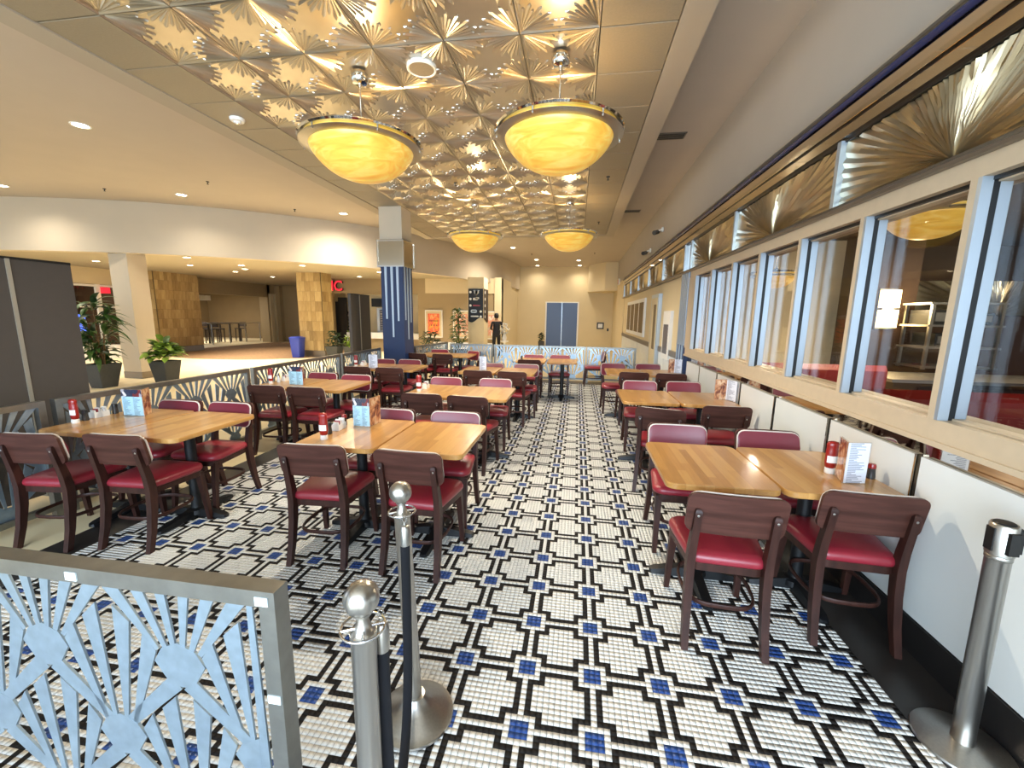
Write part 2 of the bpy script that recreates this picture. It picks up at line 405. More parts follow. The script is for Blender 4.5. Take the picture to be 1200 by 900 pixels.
for r in range(-6, 13):
    yc = CY0 + (r + .5) * TYC
    for c in range(6):
        xc = CX0 - (c + .5) * TXC
        if abs(xc + 3.72) < .3 and abs(yc - 8.27) < .3: continue
        if tin_me is None: tin_me = fan_tile(TXC, TYC).build('metal_tile', 'tin', ceil, loc=(xc, yc, ZC)).data
        else: link('metal_tile', tin_me, ceil, (xc, yc, ZC))
    for xa, xb in ((CX0, 0.63), (-4.03, CX0 - 6 * TXC)):
        wd = round(xb - xa, 3)
        if wd not in plain_me:
            plain_me[wd] = MB().loft([[(x, y, .02) for x, y in rrect(wd / 2 - .005, TYC / 2 - .005, .004, 1)], [(x, y, 0.004) for x, y in rrect(wd / 2 - .005, TYC / 2 - .005, .004, 1)], [(x, y, 0) for x, y in rrect(wd / 2 - .008, TYC / 2 - .008, .004, 1)]][::-1]).build('plain_tile', 'ceil_tile', ceil, loc=((xa + xb) / 2, yc, ZC)).data
        else: link('plain_tile', plain_me[wd], ceil, ((xa + xb) / 2, yc, ZC))
# painted trim round the metal ceiling (a shallow dropped frame)
for i, (a, b, c, d) in enumerate(((0.632, 0.84, -0.17, 11.45), (-4.27, -4.032, -0.17, 11.45), (-4.032, 0.632, 11.232, 11.45))):
    struct(box('trim_%d' % (4 + i), 'trim_paint', a, b, c, d, 3.69, 3.86), 'painted frame of the metal ceiling')
struct(box('ceiling', 'ceil_white', -14.5, 1.95, -5, 23, 4.02, 4.1), 'smooth upper ceiling')
# --- curved bulkhead over the mall opening
bk = [(-17.5, 6.9), (-15, 7.2), (-12.7, 7.6), (-11.3, 7.88), (-10, 8.27), (-8.9, 8.78), (-7.9, 9.4), (-7.0, 10.1), (-6.2, 10.8), (-5.55, 11.6), (-5.0, 12.5), (-4.5, 13.5), (-4.05, 14.6), (-3.65, 15.8), (-3.3, 17.2), (-3.02, 18.8), (-2.93, 20.2), (-2.93, 21.2)]
def smooth_path(p, k=3):
    out = []
    for i in range(len(p) - 1):
        p0, p1, p2, p3 = [Vector(p[max(0, min(len(p) - 1, i + d))]) for d in (-1, 0, 1, 2)]
        for j in range(k):
            t = j / k
            out.append(0.5 * ((2 * p1) + (p2 - p0) * t + (2 * p0 - 5 * p1 + 4 * p2 - p3) * t * t + (3 * p1 - p0 - 3 * p2 + p3) * t ** 3))
    out.append(Vector(p[-1])); return out
bks = smooth_path(bk)
m = MB(); rings = []
for i, p in enumerate(bks):
    d = (bks[min(i + 1, len(bks) - 1)] - bks[max(i - 1, 0)]).normalized(); nrm = Vector((-d.y, d.x))
    q = p + nrm * 0.22
    rings.append([(p.x, p.y, 2.9), (p.x, p.y, 4.02), (q.x, q.y, 4.02), (q.x, q.y, 2.9)])
m.loft(rings)
struct(m.build('wall_left', 'plaster', smooth=40), 'curved plaster bulkhead over the mall opening')
# --- mall ceiling behind the bulkhead
cpoly = [(p.x - 0.1, p.y + 0.1) for p in bks] + [(-2.93, 24), (-30, 24), (-30, 6.9)]
struct(MB().prism(cpoly, 3.06, 3.12).build('ceiling', 'mall_ceil'), 'mall ceiling beyond the bulkhead')

# --- far wall and right wall beyond the restaurant front
wall_far = struct(box('wall_far', 'plaster_far', -3.2, 3.0, 21.0, 21.3, 0, 4.05), 'cream far wall')
box('baseboard', 'white', -3.2, 3.0, 20.985, 21.0, 0, 0.12, wall_far)
struct(box('wall_left', 'plaster_far', -3.3, -3.02, 16.4, 21.0, 0, 3.1), 'cream side wall of the far hall')
rw = struct(box('wall_right', 'plaster_grey', 1.70, 1.9, -0.6, 21.0, 3.06, 4.05), 'grey wall above the steel cornice')
struct(box('wall_right', 'plaster_far', 1.70, 1.9, 16.2, 21.0, 0, 3.06), 'cream right wall at the far end')
bx_ = MB().prism([(0.45, 21.0), (0.45, 20.2), (1.15, 19.2), (1.70, 19.2), (1.70, 21.0)], 2.78, 4.03)
struct(bx_.build('wall_far', 'plaster_far'), 'angled plaster soffit box in the far corner')
# double doors at the end
d1 = struct(link('door_1', None, None, (-0.78, 21.0, 0)), 'slate blue double door in the far wall')
box('door_frame', 'white', -0.83, 0.83, -0.02, 0.0, 0, 2.34, d1)
for sx in (-1, 1):
    p = box('door_leaf', 'door_blue', min(sx * .02, sx * .76), max(sx * .02, sx * .76), -0.05, -0.02, 0.01, 2.29, d1)
box('seam_strip', 'silver', -0.018, 0.018, -0.065, -0.02, 0, 2.30, d1)

# --- right wall front: plinth, mirror, white panels, sill, windows, sunburst frieze, cornice
WX = 1.70
pj = struct(box('wall_right', 'mirror', 1.725, 1.9, -0.6, 6.75, 0.15, 1.06), 'low wall with mirror band and white panels')
struct(box('baseboard_right', 'base_black', 1.69, 1.9, -0.6, 16.2, 0, 0.165), 'black plinth under the white panels')
edges = [6.70, 5.99, 5.26, 4.52, 3.76, 2.985, 2.245, 1.50, 0.76, 0.02, -0.6]
for i in range(len(edges) - 1):
    a, b = edges[i + 1] + .018, edges[i] - .018
    wp = box('white_panel', 'white_panel', 1.70, 1.722, a, b, 0.17, 0.965, pj)
    box('panel_edge', 'chrome', 1.697, 1.7235, a - .008, a, 0.17, 0.968, wp)
struct(box('trim_7', 'beige_frame', 1.65, 1.9, -0.6, 6.72, 1.05, 1.075), 'lower lip of the window sill')
struct(box('trim_8', 'beige_frame', 1.665, 1.9, -0.6, 6.72, 1.075, 1.172), 'beige window sill band')
struct(box('trim_9', 'beige_frame', 1.66, 1.9, -0.6, 6.72, 2.228, 2.318), 'beige window head band')
struct(MB().prism([(1.9, 2.315), (1.63, 2.315), (1.62, 2.33), (1.65, 2.345), (1.66, 2.365), (1.9, 2.365)], -0.6, 16.2, lambda x, z, y: (x, y, z)).build('trim_10', 'moulding_grey', smooth=30), 'grey moulding under the steel frieze')
y0s = [-0.71, 0.0, 0.71, 1.42, 2.13, 2.84, 3.55, 4.265, 4.955, 5.68, 6.41]
order = [4, 5, 6, 7, 8, 9, 10, 3, 2, 1]
for i, k in enumerate(order):
    yf, yn = y0s[k], max(-0.6, y0s[k - 1] + .055)
    wdw = struct(link('window_%d' % (i + 1), None, None, (WX, yn, 0)), 'dark restaurant window in beige and silver frame')
    h = yf - yn
    box('pane', 'pane', 0.072, 0.078, -0.01, h + .01, 1.165, 2.235, wdw)
    box('jamb', 'silver', 0.03, 0.075, h, h + .02, 1.172, 2.228, wdw)
    box('gasket', 'gasket', 0.004, 0.03, h + .001, h + .02, 1.172, 2.228, wdw)
    box('mullion', 'silver', -0.04, 0.004, h, h + .02, 1.172, 2.228, wdw)
    box('frame_post', 'beige_frame', -0.04, 0.08, h + .02, h + .055, 1.172, 2.228, wdw)
    box('head_gasket', 'gasket', 0.0, 0.02, 0, h, 2.212, 2.228, wdw)
    box('head_bead', 'beige_frame', 0.02, 0.072, 0, h, 2.205, 2.228, wdw)
    box('bottom_bead', 'beige_frame', 0.02, 0.072, 0, h, 1.172, 1.182, wdw)
struct(box('wall_right', 'beige_frame', 1.66, 1.9, 6.46, 6.75, 1.17, 2.23), 'beige end post of the window row')
fr = struct(box('wall_right', 'mirror', 1.71, 1.9, -0.6, 16.2, 2.365, 3.06), 'stepped mirror steel cornice and sunburst frieze')
def frieze(L, Hh, seed):
    rnd = random.Random(seed); m = MB(); n = 46; pr = []
    for i in range(2 * n + 1):
        a = math.pi * i / (2 * n); dx, dz = math.cos(a), math.sin(a)
        t = min((L / 2) / abs(dx) if abs(dx) > 1e-6 else 9, Hh / dz if dz > 1e-6 else 9)
        col = []
        for j in range(7):
            r = 0.03 + (t - .03) * (j / 6)
            zz = (0.016 if i % 2 else 0.0) * (0.5 + .5 * math.sin(math.pi * min(1, j / 5.5))) + rnd.uniform(-.007, .007) * (j > 0)
            rr = min(t, r + (rnd.uniform(-.03, .03) if 0 < j < 6 else 0))
            col.append((-zz, rr * dx, rr * dz))
        pr.append(col)
    for c in pr: m.v += c
    for i in range(2 * n):
        for j in range(6):
            a = i * 7 + j; m.f.append((a, a + 7, a + 8, a + 1))
    m.v.append((0, 0, 0)); k = len(m.v) - 1
    for i in range(2 * n): m.f.append((k, (i + 1) * 7, i * 7))
    return m
divs = [-0.6, 1.46, 3.25, 5.10, 6.86, 7.25, 9.0, 10.75, 12.5, 14.25, 16.15]
for i in range(len(divs) - 1):
    a, b = divs[i], divs[i + 1]
    if b - a > .6: frieze(b - a - .05, 0.40, i).build('sunburst_panel', 'tin_panel', fr, smooth=22, loc=(1.705, (a + b) / 2, 2.37))
    box('mirror_divider', 'silver', 1.668, 1.712, b - .028, b + .012, 2.366, 2.785, fr)
box('cornice_band', 'black', 1.69, 1.71, -0.6, 16.2, 2.775, 2.795, fr)
box('cornice_step', 'mirror_light', 1.665, 1.712, -0.6, 16.2, 2.795, 2.86, fr)
box('cornice_band', 'black', 1.672, 1.712, -0.6, 16.2, 2.86, 2.872, fr)
box('cornice_step', 'mirror_light', 1.645, 1.712, -0.6, 16.2, 2.872, 2.955, fr)
MB().tube([(1.635, -0.6, 2.985), (1.635, 16.2, 2.985)], 0.02, 10).build('blue_tube', 'neon_blue', fr, smooth=60)
box('cornice_step', 'mirror_light', 1.66, 1.712, -0.6, 16.2, 3.005, 3.045, fr)
box('cornice_cap', 'trim_paint', 1.64, 1.72, -0.6, 16.2, 3.045, 3.062, fr)
# fluted blue pilaster at the end of the windows
pl = thing('fluted_pilaster', 'blue pilaster with silver flutes at the end of the restaurant windows', 'pilaster', (1.62, 6.95, 0))
box('shaft', 'blue_lam', 0.045, 0.25, -0.19, 0.31, 0, 2.33, pl)
for k, (x, zb) in enumerate(((.06, 1.30), (.085, 1.15))): box('silver_flute', 'silver', x - .008, x + .008, -.202, -.19, zb, 2.33, pl)
for k, (y, zb) in enumerate(((-.14, 1.2), (-.06, .95), (.02, 1.2), (.10, .95), (.18, 1.2), (.26, .95))): box('silver_flute', 'silver', .032, .045, y - .02, y + .02, zb, 2.33, pl)
# wall beyond the pilaster: cream wall, wainscot, small windows, door, framed menu
rwl = struct(box('wall_right', 'plaster_far', 1.72, 1.9, 7.27, 16.2, 0.16, 2.34), 'cream wall with wainscot beyond the pilaster')
for k in range(17):
    y0 = 7.4 + k * .52
    if 9.0 < y0 + .25 < 9.95: continue
    box('wainscot_panel', 'white_panel', 1.70, 1.722, y0 + .012, y0 + .508, 0.17, 0.93, rwl)
struct(box('trim_11', 'moulding_grey', 1.675, 1.72, 7.27, 8.95, 0.94, 1.04), 'grey rail over the wainscot')
struct(box('trim_12', 'moulding_grey', 1.675, 1.72, 10.0, 16.2, 0.94, 1.04), 'grey rail over the far wainscot')
wd = struct(link('window_10', None, None, (1.70, 11.05, 0)), 'row of four narrow panes in the far right wall')
wf = box('window_frame', 'white', -0.025, 0.03, 0, 3.7, 1.12, 2.12, wd)
for k in range(4): box('pane', 'brown_store', -0.032, -0.02, .14 + k * .9, .86 + k * .9, 1.22, 2.02, wd)
d2 = struct(link('door_2', None, None, (1.70, 9.05, 0)), 'narrow mirrored door in the right wall')
box('door_frame', 'silver', -0.05, 0.03, 0, 0.85, 0.0, 2.12, d2)
box('door_leaf', 'plaster_far', -0.06, -0.04, .1, .75, 0.02, 2.04, d2)
box('door_glass', 'brown_store', -0.066, -0.055, .16, .42, .95, 1.9, d2)
mn = thing('framed_menu', 'framed menu panel on the cream wall beside the narrow door', 'frame', (1.70, 8.2, 1.3))
box('frame', 'white', -0.04, 0.02, -.3, .3, -.45, .45, mn); box('menu_print', 'screen_menu', -0.046, -0.03, -.2, .2, -.35, .2, mn)

# ================================================================== RAILS
def clip(poly, x0, x1, y0, y1):
    for ax, lim, sgn in ((0, x0, 1), (0, x1, -1), (1, y0, 1), (1, y1, -1)):
        out = []
        for i in range(len(poly)):
            a, b = poly[i], poly[(i + 1) % len(poly)]
            da, db = sgn * (a[ax] - lim), sgn * (b[ax] - lim)
            if da >= 0: out.append(a)
            if da * db < 0:
                t = da / (da - db); out.append((a[0] + (b[0] - a[0]) * t, a[1] + (b[1] - a[1]) * t))
        poly = out
        if len(poly) < 3: return None
    return poly
def grille(L, Hh, n, endbar=False, off=0.0):
    """laser cut plate of staggered sunbursts, in the plane (u, v), u 0..L, v 0..Hh"""
    L0 = L
    if endbar: L = L - .052
    P = L / n; m = MB(); s = P / 0.44; dv = 0.215 * Hh / .78 * 1.12
    v1 = Hh - .235 * Hh / .78
    def put(poly, t=.003):
        q = clip(poly, 0, L, 0, Hh)
        if q:
            a = sum(q[i][0] * q[(i + 1) % len(q)][1] - q[(i + 1) % len(q)][0] * q[i][1] for i in range(len(q)))
            if abs(a) < 1e-5: return
            if a < 0: q = q[::-1]
            m.prism(q, -t, t, lambda x, y, z: (x, -z, y))
    def strip(ax, ay, bx, by, wa, wb, slant=0):
        d = Vector((bx - ax, by - ay)); l = d.length; d /= l; nn = Vector((-d.y, d.x))
        A = Vector((ax, ay)); B = Vector((bx, by))
        put([tuple(A - nn * wa), tuple(B - nn * wb + d * max(0, -slant)), tuple(B + nn * wb + d * max(0, slant)), tuple(A + nn * wa)], .0026 + .0001 * (hash((round(ax, 2), round(bx, 2))) % 7))
    for row in range(5):
        v = v1 - row * dv * 1.1
        if v < -0.2: break
        for k in range(-1, n + 2):
            u = (k + (.5 if (row % 2 == 0) else 0)) * P + off
            put([(u - .078 * s, v + .012), (u - .052 * s, v + .055), (u, v + .078), (u + .052 * s, v + .055), (u + .078 * s, v + .012), (u + .034 * s, v - .06), (u - .034 * s, v - .06)], .0034)
            for sg in (-1, 1):   # legs to the hubs of the next row
                strip(u + sg * .02 * s, v - .05, u + sg * (P * .5 - .03 * s), v - dv * 1.1 + .055, .025 * s, .017 * s)
            if row == 0:
                for o_, wt in ((-.205, .023), (-.115, .019), (-.038, .0155), (.038, .0155), (.115, .019), (.205, .023)):
                    b = Vector((o_ * s * .32, .06)); strip(u + b.x, v + b.y * .8, u + o_ * s, Hh + .01, .007 * s, wt * s)
            else:
                for sg in (-1, 1):
                    strip(u + sg * .018 * s, v + .06, u + sg * .05 * s, v + dv * 1.62, .006 * s, .026 * s, .04 * sg)
                    strip(u + sg * .045 * s, v + .05, u + sg * .125 * s, v + dv * 1.3, .006 * s, .025 * s, .04 * sg)
    if endbar: m.prism([(L0 - .052, 0), (L0 - .02, 0), (L0 - .035, Hh), (L0 - .052, Hh)], -.003, .003, lambda x, y, z: (x, -z, y))
    return m
def rail_panel(label, p0, p1, n, top=.93, bot=.06, th=.05, mat='rail_steel', extra=False, grp=None):
    a = Vector((p0[0], p0[1], 0)); b = Vector((p1[0], p1[1], 0)); L = (b - a).length
    t = thing('railing_panel', label, 'railing', a, math.atan2(b.y - a.y, b.x - a.x), grp)
    fw = .045
    box('top_bar', mat, 0, L, -th / 2, th / 2, top - fw, top, t); box('bottom_bar', mat, fw, L - fw, -th / 2, th / 2, bot, bot + fw, t)
    for x in (0, L - fw): box('post', mat, x, x + fw, -th / 2, th / 2, 0, top - fw, t)
    g_ = grille(L - 2 * fw, top - 2 * fw - bot, n, extra).build('sunburst_grille', 'grille_steel', t, loc=(fw, -th * .12, bot + fw))
    return t
nr = rail_panel('steel sunburst railing panel in front, nearest the rope stanchions', (-2.66, 0.838), (-0.72, 0.845), 4, top=.93, extra=True)
for x, y, z in ((1.33, -.027, .905), (1.905, -.027, .903), (1.917, -.027, .62)):
    box('tape_tab', 'tape', x - .018, x + .018, y - .0012, y + .003, z - .012, z + .012, nr)
rail_panel('steel sunburst railing panel beside the dark partition and nearest left tables', (-4.0, 2.47), (-4.0, 0.5), 4)
rail_panel('steel sunburst railing panel behind the two padded chairs of the nearest left tables', (-4.0, 4.47), (-4.0, 2.53), 4)
rail_panel('steel sunburst railing panel beside the second left tables', (-4.0, 6.47), (-4.0, 4.53), 4)
rail_panel('steel sunburst railing panel just before the blue column', (-4.0, 7.95), (-4.0, 6.53), 3)
rail_panel('short steel railing panel behind the blue column, running to the far corner', (-3.30, 10.25), (-3.52, 8.62), 3)
xs = [-3.25, -2.09, -0.92, 0.25, 1.45]
for i, nm in enumerate(('far steel railing panel at the left corner by the potted palm', 'far steel railing panel before the directory column and standing person', 'far steel railing panel in front of the slate blue doors', 'far steel railing panel at the right end behind the sideways chair')):
    rail_panel(nm, (xs[i] + .015, 10.3), (xs[i + 1] - .015, 10.3), 2, top=.89)

# ================================================================== COLUMNS
bc = thing('blue_column', 'square blue column with silver streaks and mirror box near the top', 'column', (-3.725, 8.265, 0))
box('shaft', 'blue_lam', -.235, .235, -.235, .235, 0, 2.56, bc)
box('mirror_box', 'mirror_box', -.27, .27, -.27, .27, 2.575, 3.06, bc)
for z in (2.55, 3.05): box('mirror_trim', 'chrome', -.285, .285, -.285, .285, z, z + .025, bc)
for sx in (-1, 1):
    for sy in (-1, 1): box('corner_strip', 'chrome', sx * .272 - .012, sx * .272 + .012, sy * .272 - .012, sy * .272 + .012, 2.575, 3.05, bc)
box('upper_shaft', 'plaster', -.235, .235, -.235, .235, 3.07, 3.72, bc)
for x, zb in ((-.13, 1.52), (0, 1.15), (.12, 1.48)): MB().prism([(x - .026, 2.55), (x + .026, 2.55), (x + .016, zb), (x - .016, zb)], -.244, -.235, lambda x, z, y: (x, y, z)).build('silver_streak', 'silver', bc)
for y, zb in ((-.15, 1.5), (-.02, 1.1), (.12, 1.45)): MB().prism([(y - .026, 2.55), (y + .026, 2.55), (y + .016, zb), (y - .016, zb)], .235, .244, lambda y, z, x: (x, y, z)).build('silver_streak', 'silver', bc)

wc = thing('white_column', 'square pale column behind the two potted plants', 'column', (-10.5, 8.47, 0))
box('shaft', 'plaster', -.25, .25, -.22, .22, .16, 3.05, wc); box('plinth', 'moulding_grey', -.255, .255, -.225, .225, 0, .16, wc)

def stone_pier(label, x0, x1, y0, y1, groove):
    t = thing('stone_column', label, 'column', ((x0 + x1) / 2, (y0 + y1) / 2, 0))
    hx, hy = (x1 - x0) / 2, (y1 - y0) / 2
    box('core', 'base_black', -hx + .02, hx - .02, -hy + .02, hy - .02, 0, 3.07, t)
    box('plinth', 'moulding_grey', -hx - .005, hx + .005, -hy - .005, hy + .005, 0, .22, t)
    rnd = random.Random(int(x0 * 10)); cache = {}
    zr = .23; row = 0
    while zr < 3.0:
        h = min(.36, 3.06 - zr)
        for face in ('f', 'r'):
            L = 2 * hx - (groove if face == 'f' else 0) if face == 'f' else 2 * hy
            u = 0
            k = 0
            while u < L - .01:
                wdt = (.13, .18, .22, .16)[(k + row * 2) % 4]; wdt = min(wdt, L - u)
                if L - u - wdt < .08: wdt = L - u
                key = (face, round(wdt, 3), round(h, 3))
                if key not in cache:
                    gp = .002
                    if face == 'f': mm = MB().box(gp, wdt - gp, -.004, .022, gp, h - gp)
                    else: mm = MB().box(-.022, .004, gp, wdt - gp, gp, h - gp)
                    cache[key] = mm.build('stone_tile', 'stone', t); o = cache[key]
                else: o = link('stone_tile', cache[key].data, t)
                pr = rnd.uniform(-.004, .004)
                o.location = (-hx + u, -hy + pr, zr) if face == 'f' else (hx + pr, -hy + u + (.03 if groove else 0), zr)
                u += wdt; k += 1
        zr += h; row += 1
    return t
stone_pier('travertine clad column beside the blue bin', -10.2, -9.22, 14.0, 14.6, .03)
stone_pier('wide travertine pier left of the bar front opening', -16.7, -15.5, 13.3, 15.1, .03)

# ================================================================== CEILING FITTINGS
def pendant(loc, label, zb=3.70, drop=.50, power=34, sc=1.0):
    t = thing('pendant_light', label, 'lamp', (loc[0], loc[1], zb), group='bowl pendant lamps')
    MB().lathe([(.0, .0), (.062, .0), (.075, -.02), (.075, -.065), (.06, -.085), (.015, -.09), (.012, -.12)], 24).build('ceiling_canopy', 'chrome', t, 40)
    MB().tube([(0, 0, -.09), (0, 0, -drop)], .007, 8).build('rod', 'chrome', t, 60)
    zr = -drop - .08 * sc
    hub = MB().lathe([(.012, -drop + .02), (.035, -drop), (.035, -drop - .03), (.012, -drop - .05)], 16).build('hub', 'chrome', t, 40)
    for k in range(3):
        a = k * 2.094 + .4; MB().tube([(.02 * math.cos(a), .02 * math.sin(a), -drop - .01), (.46 * sc * math.cos(a), .46 * sc * math.sin(a), zr)], .005, 6).build('stay', 'chrome', t)
    R = .52 * sc
    MB().lathe([(R - .03, zr + .012), (R, zr + .012), (R + .012, zr), (R, zr - .012), (R - .03, zr - .012), (R - .03, zr + .012)], 64, cap=False).build('upper_ring', 'chrome', t, 40)
    MB().lathe([(R - .08, zr - .034), (R - .01, zr - .034), (R + .004, zr - .042), (R - .01, zr - .05), (R - .08, zr - .056), (R - .08, zr - .034)], 64, cap=False).build('lower_ring', 'steel', t, 40)
    MB().lathe([(R - .04, zr + .004), (R - .04, zr - .036)], 64, cap=False).build('glow_band', 'bowl', t, 40)
    pr = [(R - .075, zr - .04)] + [((R - .075) * u, zr - .055 - .255 * sc * (1 - u ** 2.3) ** .78) for u in (1, .985, .96, .92, .86, .79, .71, .62, .52, .42, .32, .22, .12, .05)] + [(.012, zr - .055 - .258 * sc), (.001, zr - .055 - .258 * sc)]
    MB().lathe(pr, 56).build('glass_bowl', 'bowl', t, 50)
    for k in range(6):
        a = k * 1.047 + .2; x, y = (R - .008) * math.cos(a), (R - .008) * math.sin(a)
        MB().tube([(x, y, zr - .06), (x, y, zr + .005)], .007, 6).build('ring_post', 'steel', t)
    l1 = light('pendant_bulb', 'POINT', (loc[0], loc[1], zb + zr + .02), power * .6, (1.0, .84, .56), .08)
    l2 = light('pendant_glow', 'SPOT', (loc[0], loc[1], zb + zr - .06 - .30 * sc), power * 4.2, (1.0, .89, .70), .03, spot=2.9, blend=.8)
    return t
pendant((-1.97, 3.73), 'glowing amber bowl pendant lamp, front one on the mall side')
pendant((-0.215, 3.70), 'glowing amber bowl pendant lamp, front one on the window side')
pendant((-1.985, 7.95), 'glowing amber bowl pendant lamp, back one nearer the blue column')
pendant((-0.215, 7.98), 'glowing amber bowl pendant lamp, back one on the window side')
def downlight(x, y, z, label, power, grp, r=.085, spot=2.6, col=(1.0, .91, .76)):
    t = thing('downlight', label, 'light', (x, y, z), group=grp)
    MB().lathe([(r, 0), (r + .025, 0), (r + .022, -.008), (r, -.006), (r, 0)], 24, cap=False).build('trim_ring', 'white', t, 40)
    MB().lathe([(r, -.002), (r * .6, -.004), (.001, -.004)], 24).build('lens', 'lens', t)
    light('downlight_beam', 'SPOT', (x, y, z - .03), power, col, .07, spot=spot, blend=1.0)
U = [(-6.59, 4.95, 'upper ceiling downlight nearest the front, left of the metal ceiling'), (-11.4, 7.0, 'upper ceiling downlight at the far left over the curved bulkhead'), (-8.31, 7.95, 'upper ceiling downlight above the pale column'), (-5.75, 9.8, 'upper ceiling downlight just left of the blue column'),
     (-2.38, 15.1, 'upper ceiling downlight at the end of the curved bulkhead'), (-1.85, 18.3, 'far hall downlight on the left, nearer of its pair'), (-2.0, 20.4, 'far hall downlight on the left, by the end wall'), (-0.05, 18.6, 'far hall downlight on the right, nearer of its pair'), (0.0, 20.4, 'far hall downlight on the right, by the end wall')]
for x, y, lb in U: downlight(x, y, 4.02, lb, 420 if x > -6 and y < 16 else 115 if y < 16 else 64, 'upper ceiling downlights', .085, 2.95 if x > -6 and y < 16 else 2.6)
ML = [(-10.6, 10.1), (-12.3, 11.8), (-10.5, 11.85), (-12.4, 13.7), (-8.6, 10.5), (-8.5, 12.0), (-11.3, 12.9), (-12.5, 15.7), (-6.9, 12.0), (-8.6, 15.6), (-6.9, 13.9), (-5.3, 14.6), (-12.5, 8.6), (-14.4, 10.7)]
MN = ['behind the pale column, nearer one', 'between the pale column and the wide stone pier', 'left of the stone column, nearer one', 'in front of the bar opening', 'right of the pale column near the bulkhead', 'nearest the front of the stone column', 'just before the stone column beside the bin', 'over the carpet by the bar opening', 'above the dark partition, nearer one', 'before the red sign letters', 'left of the blue column over the food counter', 'right of the blue column before the poster', 'above the tall potted plant', 'over the left storefront glazing']
for i, (x, y) in enumerate(ML): downlight(x, y, 3.06, 'mall ceiling downlight ' + MN[i], 350, 'mall ceiling downlights', .08, 1.75)
sp = thing('ceiling_speaker', 'round white speaker disc in the metal ceiling', 'speaker', (-1.4, 3.73, 3.70))
MB().lathe([(.0, -.012), (.10, -.012), (.115, -.022), (.125, -.018), (.125, .012), (.0, .012)][::-1], 32).build('rim', 'white', sp, 40); MB().lathe([(.0, -.016), (.105, -.016), (.105, -.01), (0, -.01)][::-1], 32).build('grille', 'ceil_tile', sp, 40)
sm = thing('smoke_detector', 'round smoke detector on a plain border ceiling tile', 'detector', (-3.76, 4.37, 3.70))
MB().lathe([(.0, -.05), (.03, -.05), (.04, -.035), (.065, -.03), (.075, -.01), (.075, 0), (0, 0)][::-1], 24).build('body', 'white', sm, 40); MB().lathe([(0, -.056), (.018, -.056), (.02, -.048), (0, -.048)][::-1], 12).build('sensor', 'steel', sm, 40)
def sprinkler(x, y, z, lb):
    t = thing('sprinkler', lb, 'sprinkler', (x, y, z), group='ceiling sprinklers')
    MB().lathe([(.03, 0), (.026, -.01), (.008, -.014), (.008, -.045), (.001, -.045)][::1], 10).build('stem', 'black', t); MB().lathe([(.001, -.044), (.02, -.046), (.02, -.05), (.001, -.05)], 10).build('deflector', 'black', t)
for x, y, z, lb in ((.37, 6.73, 3.7, 'small sprinkler in the plain tile border right of the pendants'), (.38, 9.75, 3.7, 'small sprinkler in the plain tile border near the far end'), (-2.02, 6.8, 3.712, 'small sprinkler between the front and back pendants'),
                    (-9.5, 7.4, 4.02, 'sprinkler on the upper ceiling at the far left'), (-6.96, 7.23, 4.02, 'sprinkler on the upper ceiling near the ceiling trim'), (-6.69, 9.3, 4.02, 'sprinkler on the upper ceiling close to the bulkhead'), (-1.87, 16.6, 4.02, 'left sprinkler on the far hall ceiling'), (.55, 16.5, 4.02, 'right sprinkler on the far hall ceiling')): sprinkler(x, y, z, lb)
for y, z, lb in ((9.4, 3.45, 'black security camera on the grey wall, nearer one'), (10.8, 3.24, 'black security camera low on the grey wall, farther one')):
    t = thing('security_camera', lb, 'camera', (1.70, y, z), group='wall cameras')
    MB().lathe([(.05, 0), (.05, .03), (.02, .04), (0, .04)], 12).build('mount', 'white', t).rotation_euler = (0, -math.pi / 2, 0)
    MB().tube([(-.03, 0, 0), (-.12, 0, -.03)], .016, 8).build('arm', 'white', t); MB().tube([(-.1, .04, -.04), (-.2, -.14, -.09)], .045, 12).build('body', 'black', t, 40)
for y in (6.2, 10.2):
    t = thing('ceiling_vent', 'dark slot vent in the ceiling strip by the wall, %s one' % ('nearer' if y < 8 else 'farther'), 'vent', (1.1, y, 4.02)); box('grille', 'moulding_grey', -.22, .22, -.1, .1, -.012, 0, t)
    for k in range(4): box('slat', 'base_black', -.2, .2, -.08 + k * .045, -.06 + k * .045, -.016, -.01, t)

# ================================================================== TABLES AND CHAIRS
def make_table():
    t = thing('dining_table', '', 'table', (0, 0, 0), group='butcher block dining tables')
    o = rrect(.288, .375, .055, 6); i_ = [(x * .992, y * .992) for x, y in o]
    MB().loft([[(x, y, .724) for x, y in i_], [(x, y, .729) for x, y in o], [(x, y, .752) for x, y in o], [(x, y, .757) for x, y in i_]]).build('tabletop', 'butcher', t, 30)
    MB().lathe([(.0, .028), (.075, .028), (.07, .06), (.042, .075), (.038, .1), (.038, .69), (.05, .7), (0, .7)], 20).build('pedestal', 'iron', t, 40)
    MB().box(-.2, .2, -.03, .03, .70, .724).box(-.03, .03, -.27, .27, .70, .7235).build('top_spider', 'iron', t)
    for k in range(4):
        a = k * math.pi / 2; L = .27 if k % 2 == 0 else .33; d = Vector((math.cos(a), math.sin(a), 0)); n_ = Vector((-d.y, d.x, 0)); rr = []
        for s_, wd_, zt in ((.03, .04, .07), (.1, .036, .062), (L - .04, .034, .038), (L - .008, .026, .03), (L, .012, .024)):
            p = d * s_; rr.append([p - n_ * wd_ + Vector((0, 0, .008)), p + n_ * wd_ + Vector((0, 0, .008)), p + n_ * wd_ * .8 + Vector((0, 0, zt)), p - n_ * wd_ * .8 + Vector((0, 0, zt))])
        MB().loft(rr).build('base_arm', 'iron', t, 30)
        MB().lathe([(.0, 0), (.016, 0), (.016, .012), (0, .012)], 10, tuple(d * (L - .03))).build('glide', 'black', t)
    return t
